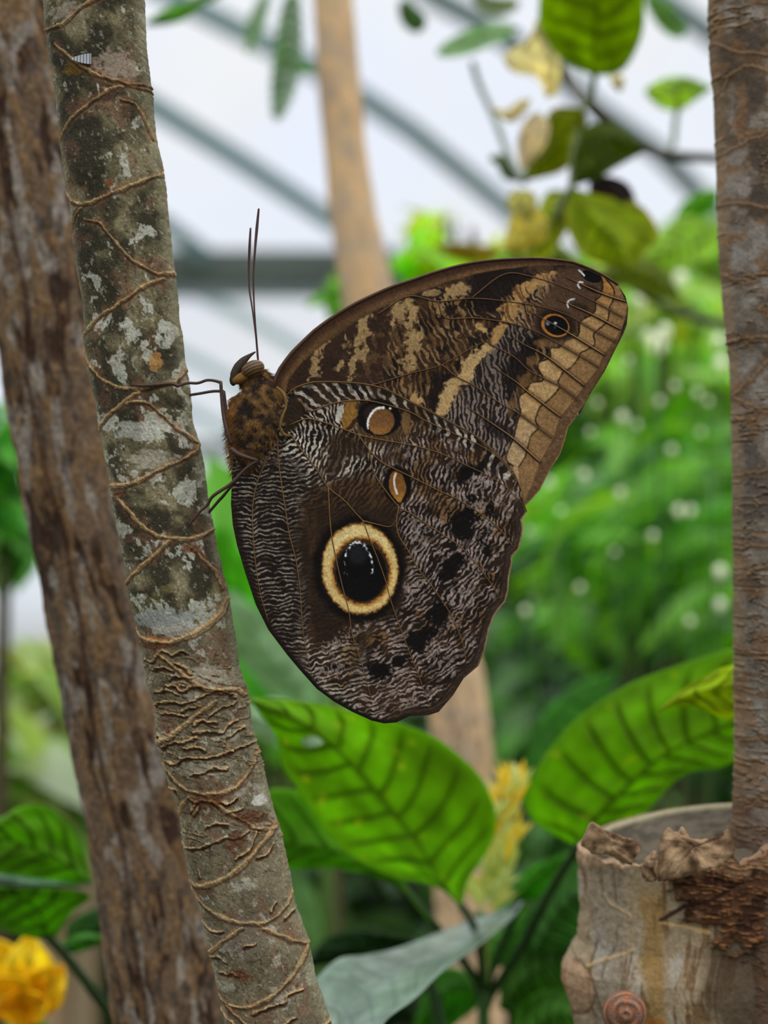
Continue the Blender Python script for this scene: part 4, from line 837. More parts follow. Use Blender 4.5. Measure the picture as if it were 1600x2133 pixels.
P = np.vstack([P, P[-1] * .5 + ft * .5, ft]); R = np.concatenate([R, [.003, .004]]); MB().tube(P, R, 10, (40, 62, 30)).build('stem', M['stem'], lp)
# --- yellow flower
yf = thing('yellow_flower', W(60, 2300, .66) * np.array([1, 1, 0]), 'blurred bright yellow bloom at the lower left corner', 'flower')
def petal(parent, base, tip, w, d0, d1, col, seed, bow):
    return simple(parent, base, tip, w, d0, d1, col, mat='petal', name='petal', bow=bow, fold=-.006, veins=2, vdark=.12, seed=seed, nr=36, nc=12)
petal(yf, (70, 2105), (-30, 1950), 110, .655, .64, (240, 214, 40), 31, .012); petal(yf, (60, 2110), (60, 1945), 120, .65, .635, (245, 222, 40), 32, .016)
petal(yf, (50, 2112), (132, 2010), 96, .65, .63, (240, 208, 30), 33, .014); petal(yf, (60, 2112), (-20, 2040), 100, .645, .625, (236, 204, 20), 34, .014); petal(yf, (40, 2112), (100, 2080), 70, .64, .62, (246, 206, 24), 35, .008); petal(yf, (90, 2100), (-10, 2100), 80, .64, .62, (236, 190, 16), 36, .006)
stem(yf, [(58,2108,.65),(60,2160,.66),(62,2300,.66)], .003, (110, 150, 60)); 
P = np.array([W(62, 2300, .66), W(62, 2300, .66) * np.array([1, 1, .5]), W(62, 2300, .66) * np.array([1, 1, 0])]); MB().tube(P, .003, 8, (90, 120, 60)).build('stalk', M['stem'], yf)
simple(yf, (60, 2120), (110, 2180), 40, .65, .64, (120, 160, 60), name='sepal', seed=37); simple(yf, (50, 2120), (10, 2180), 50, .65, .64, (130, 165, 70), name='sepal', seed=38)
# --- red flower far
rf = thing('red_flower', W(672, 2200, 1.3) * np.array([1, 1, 0]), 'small blurred red bloom to the right of the scarred trunk, low in the view', 'flower')
for k, (b, t, w_) in enumerate([((678,1950),(656,1895),46), ((678,1950),(690,1900),44), ((676,1950),(640,1925),40), ((680,1950),(706,1935),38), ((676,1952),(670,1910),40)]):
    petal(rf, b, t, w_, 1.3, 1.29, (218, 44, 34) if k < 4 else (236, 70, 50), 41 + k, .01)
P = np.array([W(677, 1950, 1.3), W(676, 2050, 1.3), W(674, 2200, 1.3) * np.array([1, 1, .5]), W(674, 2200, 1.3) * np.array([1, 1, 0])]); MB().tube(P, .004, 8, (70, 110, 50)).build('stalk', M['stem'], rf)
# ------------------------------------------------------------------ climbing plant top right
cp = thing('climbing_plant', W(1240, 215, .74), 'climber with yellow-green leaves and pale cream bracts hanging at the top right', 'climbing plant')
k3 = dict(nr=60, nc=16)
leaf(cp, [(1238,158),(1240,90),(1245,20),(1250,-80)], [(1238,158),(1180,130),(1142,90),(1122,30),(1135,-80)], [(1238,158),(1290,150),(1322,110),(1342,40),(1330,-80)], .70, .66, (126, 152, 14), veins=4, seed=51, fold=.008, **k3)
leaf(cp, [(1190,388),(1230,320),(1280,285),(1345,312)], [(1190,388),(1196,320),(1225,262),(1290,262),(1345,310)], [(1190,388),(1245,372),(1290,345),(1345,316)], .70, .72, (84, 104, 14), seed=52, **k3)
leaf(cp, [(1210,225),(1175,280),(1135,330),(1088,372)], [(1210,225),(1150,228),(1118,300),(1088,368)], [(1210,225),(1222,270),(1180,350),(1092,378)], .72, .73, (138, 152, 8), seed=53, edge=(170, 130, 20), **k3)
leaf(cp, [(1192,392),(1230,450),(1280,500),(1310,562)], [(1192,392),(1178,460),(1215,530),(1308,566)], [(1192,392),(1250,408),(1330,425),(1372,485),(1340,530),(1314,566)], .70, .68, (142, 162, 8), seed=54, edge=(170, 140, 20), **k3)
leaf(cp, [(1195,400),(1160,450),(1120,510),(1080,560)], [(1195,400),(1140,400),(1110,470),(1078,555)], [(1195,400),(1185,470),(1140,540),(1084,565)], .74, .76, (166, 178, 84), seed=55, **k3)
leaf(cp, [(1080,380),(1060,350),(1045,335),(1020,330)], [(1080,380),(1070,345),(1045,322),(1020,326)], [(1080,380),(1050,372),(1035,345),(1020,334)], .76, .78, (96, 124, 24), seed=56, **k3)
leaf(cp, [(1412,232),(1412,205),(1420,180),(1482,183)], [(1412,232),(1372,222),(1344,190),(1380,164),(1430,160),(1482,181)], [(1412,232),(1432,222),(1445,212),(1482,185)], .78, .76, (168, 196, 140), seed=57, label='pale sage leaf on its own stalk', **k3)
leaf(cp, [(1500,470),(1440,490),(1390,520),(1340,560)], [(1500,470),(1430,450),(1370,490),(1338,555)], [(1500,470),(1490,530),(1420,560),(1344,566)], .90, .86, (150, 184, 70), seed=58, **k3)
leaf(cp, [(1400,470),(1430,440),(1470,410),(1500,400)], [(1400,470),(1420,425),(1470,395),(1500,396)], [(1400,470),(1450,470),(1490,430),(1500,404)], .9, .9, (110, 170, 40), seed=59, **k3)
leaf(cp, [(1060,520),(1010,530),(960,525),(900,512)], [(1060,520),(1010,545),(950,540),(900,515)], [(1060,520),(1010,510),(950,505),(900,509)], .9, .9, (150, 140, 14), seed=60, **k3)
leaf(cp, [(1050,540),(1100,520),(1160,540),(1230,580)], [(1050,540),(1100,500),(1170,510),(1230,575)], [(1050,540),(1100,560),(1160,580),(1230,585)], .84, .84, (128, 148, 50), seed=61, **k3)
leaf(cp, [(1230,585),(1300,560),(1360,575),(1420,620)], [(1230,585),(1290,535),(1370,545),(1420,615)], [(1230,585),(1300,600),(1360,620),(1420,625)], .84, .86, (126, 142, 60), seed=62, **k3)
CRM = (222, 214, 176)
for k, (mid, L_, R_, cc) in enumerate([
 ([(1140,205),(1138,140),(1130,80),(1122,38)], [(1140,205),(1118,160),(1070,150),(1050,118),(1098,82),(1122,36)], [(1140,205),(1162,190),(1166,130),(1150,62),(1124,36)], CRM),
 ([(1105,205),(1090,225),(1060,245),(1028,228)], [(1105,205),(1080,210),(1055,228),(1028,226)], [(1105,205),(1094,234),(1064,254),(1028,232)], (214, 206, 168)),
 ([(1120,232),(1112,270),(1102,315),(1086,352)], [(1120,232),(1092,255),(1078,300),(1084,352)], [(1120,232),(1144,262),(1130,310),(1088,354)], (214, 202, 172)),
 ([(1110,425),(1100,460),(1085,500),(1052,520)], [(1110,425),(1070,440),(1054,490),(1050,518)], [(1110,425),(1140,460),(1130,505),(1054,524)], (206, 196, 100)),
 ([(1275,155),(1285,165),(1290,178),(1292,192)], [(1275,155),(1272,168),(1280,182),(1291,192)], [(1275,155),(1296,158),(1300,172),(1293,192)], (214, 206, 170)),
 ([(1070,395),(1090,410),(1100,430),(1095,455)], [(1070,395),(1056,420),(1070,445),(1094,455)], [(1070,395),(1110,400),(1118,430),(1096,456)], (200, 196, 120))]):
    leaf(cp, mid, L_, R_, .71, .70, cc, mat='bract', name='bract', seed=70 + k, veins=3, vdark=.15, nr=40, nc=10, label='pale cream bract')
leaf(cp, [(1228,378),(1262,398),(1295,420),(1330,446)], [(1228,378),(1232,420),(1275,452),(1330,450)], [(1228,378),(1262,366),(1310,385),(1330,440)], .71, .69, (44, 32, 24), seed=78, name='withered_leaf', label='dark brown withered leaf', **k3)
BR_ = (92, 86, 62)
stem(cp, [(1238,155,.70),(1236,190,.72),(1234,222,.74)], .0011, (100, 130, 90), 'petiole')
stem(cp, [(1170,130,.76),(1200,190,.75),(1234,222,.74),(1300,282,.75),(1380,320,.77),(1500,330,.80)], (.0018, .0026, .002), (62, 62, 44), 'branch')
stem(cp, [(1234,222,.74),(1212,225,.73),(1196,300,.72),(1191,388,.70)], .0013, (92, 104, 50), 'branch')
stem(cp, [(1411,230,.78),(1406,262,.78),(1403,300,.78),(1384,322,.77)], .0011, (110, 128, 96), 'petiole')
stem(cp, [(1191,388,.70),(1165,440,.74),(1150,500,.80),(1148,600,.9)], (.0012, .0022, .003), (120, 140, 110), 'branch')
stem(cp, [(984,130,.80),(1000,180,.80),(1030,245,.79),(1062,330,.77),(1092,376,.74)], (.0012, .0016), (112, 124, 112), 'branch')
stem(cp, [(1210,560,.86),(1290,580,.9),(1390,640,.92),(1520,680,.95)], (.002, .0025), (72, 72, 40), 'branch')
# ------------------------------------------------------------------ feathery fronds hanging at the top
def frond(label, pts, d, ll, n, col, dens_=1., grp=None, wid=8.):
    f = thing('hanging_frond', W(pts[0][0], pts[0][1], d), label, 'fern frond', grp)
    P = resamp(np.array([(a, b) for a, b in pts], float), 60); m = MB()
    for i in range(n):
        k = 4 + int(55 * i / n); x, y = P[k]; t = P[min(k + 1, 59)] - P[k - 1]; t /= np.linalg.norm(t); nn = np.array([-t[1], t[0]])
        L_ = ll * math.sin(PI * (.12 + .86 * i / n)) ** .6
        for s_ in (-1, 1):
            dr = nn * s_ * .86 + t * .5; u = np.linspace(0, 1, 6); ww = wid * np.sin(PI * (u * .92 + .06)) ** .7; q = np.array([-dr[1], dr[0]])
            V = np.concatenate([W(x + dr[0] * L_ * u + q[0] * ww * e, y + dr[1] * L_ * u + q[1] * ww * e, d + .012 * s_ * u + rnd.uniform(-.001, .001) + .002 * abs(e))[:, None] for e in (-.5, 0, .5)], 1)
            m.add(V.reshape(-1, 3), grid(6, 3), np.array(col) * rnd.uniform(.85, 1.15))
    m.build('leaflets', M['bush'], f); PT = W(P[:, 0], P[:, 1], d); MB().tube(PT, .0008, 6, (70, 90, 40)).build('midrib', M['stem'], f)
    return f
frond('drooping feathery green frond hanging left of the pale tan trunk, tip pointing down', [(612,-30),(605,40),(600,110),(590,180),(576,250)], .88, 38, 44, (84, 124, 80))
frond('short feathery green frond cut by the top edge, leftmost of the hanging fronds', [(560,-20),(540,30),(528,70),(515,110)], .95, 24, 16, (90, 136, 84))
frond('tiny feathery frond over the roof bar beside the tan trunk', [(575,118),(600,128),(625,140),(655,150)], .9, 16, 12, (70, 130, 50))
frond('dark rounded leaf sprig just right of the tan trunk at the top', [(838,0),(850,25),(865,45),(880,60)], .85, 28, 10, (52, 100, 36), wid=14)
frond('broad bright green frond pointing down-left beside the cream bracts', [(1080,58),(1020,72),(965,92),(912,112)], .80, 30, 20, (86, 140, 50), wid=12)
frond('feathery frond slanting between the big yellow-green leaf and the right tree', [(1345,-10),(1375,20),(1400,48),(1425,74)], .85, 32, 18, (76, 120, 70))
frond('feathery spray at the top edge above the cream bracts', [(985,-25),(1010,5),(1045,15),(1080,5)], .9, 26, 14, (84, 104, 78))
bl = thing('leafy_twig', W(300, 20, .75), 'single bright green leaf tip poking out from behind the scarred trunk at the top', 'twig')
simple(bl, (420, 10), (300, 52), 34, .78, .75, (96, 156, 30), seed=81); simple(bl, (470, -20), (385, 10), 22, .8, .8, (110, 150, 40), seed=82); stem(bl, [(500,-30,.8),(440,-4,.79),(400,14,.78)], .0009, (80, 120, 50))
# ------------------------------------------------------------------ bushes in the glasshouse (each leaf a folded blade)
def blade_geo(c, ax, nrm, L_, w_, n=5):
    u = np.linspace(0, 1, n)[None, :, None]; side = np.cross(ax, nrm); side /= np.linalg.norm(side, axis=1)[:, None] + 1e-9
    ww = (w_[:, None, None] * .5) * np.sin(PI * (u * .96 + .02)) ** .8
    base = c[:, None, :] + ax[:, None, :] * L_[:, None, None] * (u - .5) - nrm[:, None, :] * (L_[:, None, None] * .16 * (2 * u - 1) ** 2)
    cols = [base + side[:, None, :] * ww * e + nrm[:, None, :] * ww * .35 * abs(e) for e in (-1, 0, 1)]
    V = np.stack(cols, 2); N_ = len(c); V = V.reshape(N_, -1, 3); q = grid(n, 3); Q = (q[None] + (np.arange(N_) * n * 3)[:, None, None]).reshape(-1, 4)
    return V.reshape(-1, 3), Q, n * 3
def bush(name, label, cells, n, L0, W0, cols, seed, cat='bush', grp=None, droop=.4, lay=None):
    "cells: (px, py, rx, ry, depth, rdepth) leafy clumps; trunk-like stem to the soil"
    g = np.random.default_rng(seed); wgt = np.array([c[2] * c[3] for c in cells], float); wgt /= wgt.sum()
    idx = g.choice(len(cells), n, p=wgt); cc = np.array(cells, float)[idx]
    v = g.normal(size=(n, 3)); v /= np.linalg.norm(v, axis=1)[:, None]; rr = g.random(n)[:, None] ** .4; v = v * rr
    C = W(cc[:, 0] + v[:, 0] * cc[:, 2], cc[:, 1] + v[:, 1] * cc[:, 3], cc[:, 4] + v[:, 2] * cc[:, 5]); C[:, 2] = np.maximum(C[:, 2], .03)
    ax = np.stack([g.normal(size=n), g.normal(size=n) * .6, g.normal(size=n) * .45 - droop], 1)
    if lay is not None: ax = ax * .45 + np.array([lay]) * g.choice([-1, 1], n)[:, None] * .9
    ax /= np.linalg.norm(ax, axis=1)[:, None]
    nr_ = np.stack([g.normal(size=n) * .5, g.normal(size=n) * .5 - .35, np.abs(g.normal(size=n)) + .5], 1); nr_ -= ax * (nr_ * ax).sum(1)[:, None]; nr_ /= np.linalg.norm(nr_, axis=1)[:, None]
    L_ = L0 * g.uniform(.6, 1.25, n); w_ = W0 * g.uniform(.7, 1.2, n); V, Q, k = blade_geo(C, ax, nr_, L_, w_)
    pal = np.array(cols, float)[g.integers(0, len(cols), n)] * g.uniform(.8, 1.15, (n, 1)); 
    b0 = C.mean(0) * np.array([1, 1, 0]); t = thing(name, b0, label, cat, grp)
    mesh('foliage', V, Q, M['bush'], t, np.repeat(pal, k, 0))
    m = MB(); top = C.mean(0)
    for c in cells:
        p = W(c[0], c[1], c[4]); 
        P = np.array([b0, b0 * .5 + np.array([top[0], top[1], top[2] * .7]) * .5, (top + p) / 2, p]); P = resamp3(P, 14); m.tube(P, np.linspace(.0035, .0012, 14) * c[4], 7, (70, 62, 44))
    m.build('stems', M['rough_bark'], t)
    return t
def resamp3(P, n):
    P = dens(P, 6); s = np.concatenate([[0], np.cumsum(np.linalg.norm(np.diff(P, axis=0), axis=1))]); t = np.linspace(0, s[-1], n)
    return np.stack([np.interp(t, s, P[:, k]) for k in range(3)], 1)
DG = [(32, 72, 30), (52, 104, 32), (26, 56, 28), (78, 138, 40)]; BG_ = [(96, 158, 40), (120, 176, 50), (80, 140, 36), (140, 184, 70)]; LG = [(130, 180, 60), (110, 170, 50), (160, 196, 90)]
bush('bush', 'bright yellow-green bush with small leaves right of the wing tip, level with the wing tip', [(1400,660,150,70,1.9,.3), (1330,760,120,90,1.8,.25), (1480,800,110,110,1.9,.3), (1560,700,90,120,2.0,.3)], 560, .055, .022, LG + BG_, 11)
bush('bush', 'mid green bush with long lance leaves right of the hindwing', [(1230,1100,170,120,1.25,.16), (1400,1000,150,160,1.35,.2), (1330,1250,200,120,1.4,.2), (1490,1180,90,200,1.4,.2)], 420, .062, .017, [(84, 156, 30), (104, 172, 34), (60, 118, 30), (120, 180, 60)], 12, lay=(.9, 0, .35))
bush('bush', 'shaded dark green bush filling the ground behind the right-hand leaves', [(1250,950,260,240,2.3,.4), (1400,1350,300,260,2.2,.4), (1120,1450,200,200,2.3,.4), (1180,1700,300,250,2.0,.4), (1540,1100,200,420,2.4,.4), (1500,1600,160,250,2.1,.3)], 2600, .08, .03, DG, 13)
bush('bush', 'dark leafy bush low behind the stems of the flowering shrub', [(820,1750,240,220,2.0,.4), (700,2000,220,180,1.9,.3), (1080,2000,240,220,1.7,.3), (900,1600,160,120,2.2,.3)], 1500, .07, .028, [(46, 84, 44), (70, 112, 54), (96, 130, 84), (40, 66, 36)], 14)
bush('bush', 'bright green broad-leaved bush seen between the scarred trunk and the butterfly', [(560,1250,130,120,1.35,.15), (620,1400,150,130,1.45,.15), (500,1130,60,50,1.35,.1)], 90, .095, .045, [(104, 176, 44), (124, 190, 66), (92, 160, 40), (140, 186, 110)], 15, lay=(.6, 0, -.8))
bush('bush', 'leafy green bush at the left edge beside the rust brown trunk, low down', [(60,1640,140,90,1.3,.12), (120,1440,70,50,1.45,.1), (-60,1700,140,140,1.6,.2)], 330, .08, .035, [(126, 150, 74), (150, 170, 110), (90, 130, 50), (160, 176, 140)], 16)
bush('bush', 'glossy green spray of leaves at the left edge at the height of the butterfly body', [(-10,960,45,110,1.0,.05), (30,1120,50,60,1.05,.05), (20,1060,50,60,1.0,.05)], 60, .05, .022, [(70, 140, 40), (52, 118, 36), (90, 160, 60)], 17)
bush('bush', 'yellow-green sprig just above the forewing, right of the tan trunk', [(900,490,34,44,1.05,.05), (945,560,60,36,1.05,.05), (1010,560,70,40,1.1,.06), (870,570,34,24,1.05,.04)], 80, .034, .016, [(120, 196, 40), (140, 200, 60), (160, 180, 30)], 18)
bush('bush', 'leafy greenery under the climber at the right, above the wing tip', [(1150,600,120,50,1.5,.1), (1300,600,110,60,1.4,.1), (1450,560,110,90,1.5,.1), (1420,640,120,40,1.3,.1)], 300, .045, .022, [(150, 170, 40), (130, 170, 60), (110, 160, 40), (150, 190, 90)], 19)
bush('bush', 'small green sprig left of the tan trunk by the wing edge', [(706,620,16,26,1.0,.03), (712,590,10,18,1.0,.03)], 14, .026, .012, [(110, 170, 60)], 20)
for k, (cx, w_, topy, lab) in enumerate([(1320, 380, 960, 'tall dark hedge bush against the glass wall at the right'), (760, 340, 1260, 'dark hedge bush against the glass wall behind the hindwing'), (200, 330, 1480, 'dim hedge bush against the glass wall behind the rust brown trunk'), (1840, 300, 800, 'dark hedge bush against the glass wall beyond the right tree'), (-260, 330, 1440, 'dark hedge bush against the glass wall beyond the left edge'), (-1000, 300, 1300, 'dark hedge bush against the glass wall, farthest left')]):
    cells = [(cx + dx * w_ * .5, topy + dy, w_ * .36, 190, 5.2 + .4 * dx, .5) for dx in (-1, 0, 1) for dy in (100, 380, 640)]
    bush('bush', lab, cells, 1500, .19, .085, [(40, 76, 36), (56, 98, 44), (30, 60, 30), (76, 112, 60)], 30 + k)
# two broad blurred leaves seen below the butterfly's abdomen
bp = thing('banana_like_plant', W(560, 2300, 1.0) * np.array([1, 1, 0]), 'plant with broad blurred pale green leaves crossing behind the scarred trunk and hindwing', 'plant')
leaf(bp, [(700,1560),(620,1440),(540,1330),(470,1240)], [(700,1560),(600,1480),(500,1380),(455,1270)], [(700,1560),(680,1430),(590,1310),(480,1230)], 1.0, .98, (128, 172, 112), mat='gloss', seed=91, nr=60, nc=14)
leaf(bp, [(680,1600),(560,1400),(500,1250),(455,1100)], [(680,1600),(530,1450),(450,1300),(440,1100)], [(680,1600),(640,1400),(560,1230),(470,1090)], 1.06, 1.02, (96, 170, 40), seed=92, nr=60, nc=14)
leaf(bp, [(700,1620),(640,1540),(560,1500),(500,1480)], [(700,1620),(620,1570),(540,1530),(500,1484)], [(700,1620),(660,1500),(580,1460),(500,1476)], .96, .95, (150, 186, 140), mat='gloss', seed=93, nr=60, nc=14)
leaf(bp, [(660,2050),(640,1950),(620,1860),(590,1780)], [(660,2050),(610,1960),(590,1870),(588,1780)], [(660,2050),(670,1950),(650,1850),(592,1780)], .98, 1.0, (110, 150, 90), seed=94, nr=60, nc=14)
P, R = pxtube([(690,1590,1.0),(690,1800,1.0),(680,2050,1.0),(670,2300,1.0)], (.004, .007)); ft = P[-1] * np.array([1, 1, 0]); P = np.vstack([P, ft]); R = np.append(R, .008); MB().tube(P, R, 10, (80, 110, 50)).build('stem', M['stem'], bp)
# brown log stump, far left low
lg, _ = trunk_mesh('tree_stump', [(90,1350),(84,1400),(74,1480),(70,1560),(66,1640)], [(190,1350),(195,1400),(200,1480),(204,1560),(208,1640)], 1.55, bark_tan, M['rough_bark'], None, y0=1330, y1=1700, step=4, nf=40, nbk=10)
tag(lg, 'blurred brown tree stump at the left behind the rust brown trunk', 'tree stump')

# pale balls added to blur into light discs and sky gaps at the right
glint_ball = thing('glint_ball_stems', W(1330, 2300, 1.03) * np.array([1, 1, 0]), 'added pale balls on stems standing in for blurred light discs, right of the wings', 'shrub')
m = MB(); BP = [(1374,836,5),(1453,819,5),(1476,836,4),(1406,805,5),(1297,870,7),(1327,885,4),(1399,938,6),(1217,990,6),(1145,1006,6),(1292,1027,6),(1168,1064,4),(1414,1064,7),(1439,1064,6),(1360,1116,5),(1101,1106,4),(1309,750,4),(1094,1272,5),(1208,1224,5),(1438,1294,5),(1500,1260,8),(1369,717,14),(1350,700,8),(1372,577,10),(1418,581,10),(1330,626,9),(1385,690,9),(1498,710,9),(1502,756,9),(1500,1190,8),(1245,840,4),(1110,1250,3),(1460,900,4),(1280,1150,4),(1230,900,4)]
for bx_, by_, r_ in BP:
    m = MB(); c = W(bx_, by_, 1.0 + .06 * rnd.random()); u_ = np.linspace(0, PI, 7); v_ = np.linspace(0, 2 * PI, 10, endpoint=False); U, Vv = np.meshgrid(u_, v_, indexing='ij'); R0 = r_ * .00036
    m.add(c + R0 * np.stack([np.sin(U) * np.cos(Vv), np.sin(U) * np.sin(Vv), 1.2 * np.cos(U)], -1).reshape(-1, 3), grid(7, 10, True), (240, 244, 232)); m.build('glint_ball', M['petal'], glint_ball)
m = MB(); b0 = ORG[glint_ball.name]
for k_ in range(0, len(BP), 2):
    p = W(BP[k_][0], BP[k_][1], 1.03) ; P = resamp3(np.array([b0, b0 * .6 + p * .4 + np.array([0, .03, 0]), p]), 20); m.tube(P, np.linspace(.002, .0005, 20), 6, (50, 90, 36))
m.build('stems', M['stem'], glint_ball)
# ------------------------------------------------------------------ owl butterfly
BD = .4022
bf = thing('owl_butterfly', W(500, 950, BD), 'large brown butterfly with closed wings and a big yellow-ringed eyespot, clinging to a trunk', 'butterfly')
def wing_mesh(name, outline, fn, depth, parent, step=1.3, label=None):
    P = np.array(outline, float); x0, y0 = P.min(0) - 3; x1, y1 = P.max(0) + 3
    gx = np.arange(x0, x1 + step, step); gy = np.arange(y0, y1 + step, step); X, Y = np.meshgrid(gx, gy); ins = inside(X.ravel(), Y.ravel(), P).reshape(X.shape)
    nr, nc = X.shape; Q = grid(nr, nc); keep = ins.ravel()[Q].sum(1) >= 1; Q = Q[keep]
    used = np.unique(Q); remap = np.full(nr * nc, -1); remap[used] = np.arange(len(used)); Q = remap[Q]
    x = X.ravel()[used]; y = Y.ravel()[used]; i_ = ins.ravel()[used]
    o = ~i_; xo, yo = x[o], y[o]; best = np.full(len(xo), 1e9); nx, ny = xo.copy(), yo.copy()
    PP = np.vstack([P, P[:1]])
    for (ax, ay), (bx, by) in zip(PP[:-1], PP[1:]):
        dx, dy = bx - ax, by - ay; t = np.clip(((xo - ax) * dx + (yo - ay) * dy) / (dx * dx + dy * dy + 1e-9), 0, 1); qx = ax + t * dx; qy = ay + t * dy
        dd = (xo - qx) ** 2 + (yo - qy) ** 2; m = dd < best; best[m] = dd[m]; nx[m] = qx[m]; ny[m] = qy[m]
    x[o] = nx; y[o] = ny
    col, dv = fn(x, y)
    V = W(x, y, depth(x, y, dv)); ob = mesh(name, V, Q, M['wing'], parent, col)
    if label: ob['label'] = label
    return ob
def curve_h(x, y): return .0007 * np.sin((x - 480) / 620 * PI) * 0 + .00000000125 * ((x - 760) ** 2 + (y - 1150) ** 2) * 2
def dH(x, y, dv=None):
    z = .3990 + curve_h(x, y) + .00012 * fbm(x / 60, y / 60, 401, 2)
    if dv is not None: z = z + .00010 * (1 - np.exp(-(dv / 14) ** 2)) + .000025 * vn(x / 3, y / 3, 402)
    return z
def dF(x, y, dv=None):
    z = .3998 + .00000000125 * ((x - 850) ** 2 + (y - 800) ** 2) * 1.5 + .00014 * fbm(x / 60, y / 60, 403, 2)
    if dv is not None: z = z + .00010 * (1 - np.exp(-(dv / 14) ** 2)) + .000025 * vn(x / 3, y / 3, 404)
    return z
fw = wing_mesh('forewing', FORE, wing_fore, dF, bf, 1.3, 'near forewing')
hw = wing_mesh('hindwing', HIND, wing_hind, dH, bf, 1.3, 'near hindwing with the big eyespot')
def back(fn):
    def g(x, y):
        return fn(x * .985 + 8, y * .99 + 6)
    return g
def small_brown(x, y):
    C = np.zeros((len(x), 3)) + np.array([70., 50., 34.]); C = mixc(C, (110, 84, 56), sst(0, .5, fbm(x / 20, y / 20, 411, 3)) * .6); return C, np.full(x.shape, 20.)
cxw, cyw = 600, 880
FB = [(cxw + (a - cxw) * .993, cyw + (b - cyw) * .993 + 1) for a, b in FORE]; HB = [(cxw + (a - cxw) * .994, cyw + (b - cyw) * .994) for a, b in HIND]
o = wing_mesh('forewing', FB, small_brown, lambda x, y, d: .8068 - dF(x, y) - .0022, bf, 4, 'far forewing')
o = wing_mesh('hindwing', HB, small_brown, lambda x, y, d: .8070 - dH(x, y) - .0018, bf, 4, 'far hindwing')
def veins(wing, lines, D, rad, cols, lift=.00006, rev=False):
    for p in lines:
        p = resamp(p, 40); taper = np.linspace(rad * 1.15, rad * .55, 40)
        if rev: taper = rad * np.interp(np.linspace(0, 1, 40), [0, .5, .9, 1], [.15, .8, 1, .6])
        MB().tube(W(p[:, 0], p[:, 1], D(p[:, 0], p[:, 1]) - lift + .0), taper, 6, cols).build('vein', M['vein'], wing)
veins(hw, HV, dH, .00013, (100, 72, 38)); veins(fw, FV, dF, .00014, (84, 58, 38)); veins(fw, FS, dF, .00015, (128, 98, 62), rev=True)
veins(hw, [HIND[1:22]], lambda x, y: dH(x, y), .00014, (96, 70, 40)); veins(fw, [FORE[:19]], lambda x, y: dF(x, y) + .0001, .00035, (74, 52, 38))
# body: one continuous lofted surface head - thorax - abdomen
ST = [(505,768,7,.0007), (508,772,15,.0014), (516,778,21,.0020), (524,788,27,.0025), (534,802,38,.0033), (539,822,52,.0041), (538,848,60,.0046), (536,876,63,.0048), (532,902,60,.0047), (526,926,53,.0044), (520,948,44,.0038), (518,975,34,.0032), (521,1010,30,.0027), (527,1060,28,.0025), (534,1110,25,.0023), (541,1160,20,.0019), (547,1200,12,.0012), (549,1218,4,.0004)]
S = np.array(ST, float); k = dens(S[:, :4] * np.array([1, 1, 1, 1e5]), 8); n = len(k)
Pc = W(k[:, 0], k[:, 1], BD); T, N_, B_ = frames(Pc); a = np.linspace(0, 2 * PI, 96, endpoint=False)
rw = k[:, 2] * BD / F; rdp = k[:, 3] / 1e5
aa, ii = np.meshgrid(a, np.arange(n)); dspl = 1 + .05 * fbm(aa * 6 / 2, ii / 6., 421, 3) + .03 * fbm(aa * 12 / 2, ii / 2.5, 422, 2)
side = np.cross(T, FW); side /= np.linalg.norm(side, axis=1)[:, None]
V = Pc[:, None, :] + (np.cos(aa) * rw[:, None] * dspl)[..., None] * side[:, None, :] - (np.sin(aa) * rdp[:, None] * dspl)[..., None] * FW
xx = (V.reshape(-1, 3) @ RT) * F / BD + 800; yy = 1066.5 - ((V.reshape(-1, 3) - CAM) @ UP) * F / BD
q1 = fbm((xx + yy * .6) / 17, (yy - xx * .7) / 9, 423, 3); q2 = fbm(xx / 7, yy / 7, 424, 3)
C = np.zeros((len(xx), 3)) + np.array([66., 48., 30.]); C = mixc(C, (112, 82, 46), sst(0, .5, q1) * .9); C = mixc(C, (26, 22, 24), sst(.05, .4, -q1 + .3 * q2) * .9); C = mixc(C, (136, 104, 56), sst(.4, .7, q2) * .5)
C = mixc(C, (128, 84, 40), sst(500, 484, xx - .0 * yy) * .7)
mesh('body', V.reshape(-1, 3), grid(n, 96, True), M['body'], bf, C)
# fur
m_v = []; m_q = []; m_c = []; cnt = 0; g = np.random.default_rng(9)
Vr = V.reshape(n, 96, 3); NF = 7500
ji = g.integers(3, n - 1, NF); jj = g.integers(0, 96, NF)
ok = (k[ji, 1] < 985) & (k[ji, 1] > 772); ji, jj = ji[ok], jj[ok]
base = Vr[ji, jj]; nrm = base - Pc[ji]; nrm /= np.linalg.norm(nrm, axis=1)[:, None]
dr = nrm * .6 + T[ji] * .75 + g.normal(size=base.shape) * .22; dr /= np.linalg.norm(dr, axis=1)[:, None]
Lh = g.uniform(.0007, .0022, len(base)); wv = np.cross(dr, FW); wv /= np.linalg.norm(wv, axis=1)[:, None]; wr = .000045
tri = np.stack([base - wv * wr, base + wv * wr, base + nrm * wr * 1.2 + dr * Lh[:, None] * .5, base + dr * Lh[:, None]], 1)
fi = (np.arange(len(base)) * 4)[:, None]; Qh = np.concatenate([fi + np.array([[0, 1, 3]]), fi + np.array([[1, 2, 3]]), fi + np.array([[2, 0, 3]])], 0)
bc = C.reshape(n, 96, 3)[ji, jj] * g.uniform(.8, 1.5, (len(base), 1)); bc = bc * .75 + np.array([124, 92, 54]) * .25
fo = mesh('fur', tri.reshape(-1, 3), Qh, M['fur'], bf, np.repeat(bc, 4, 0), smooth=False); fo['kind'] = 'stuff'
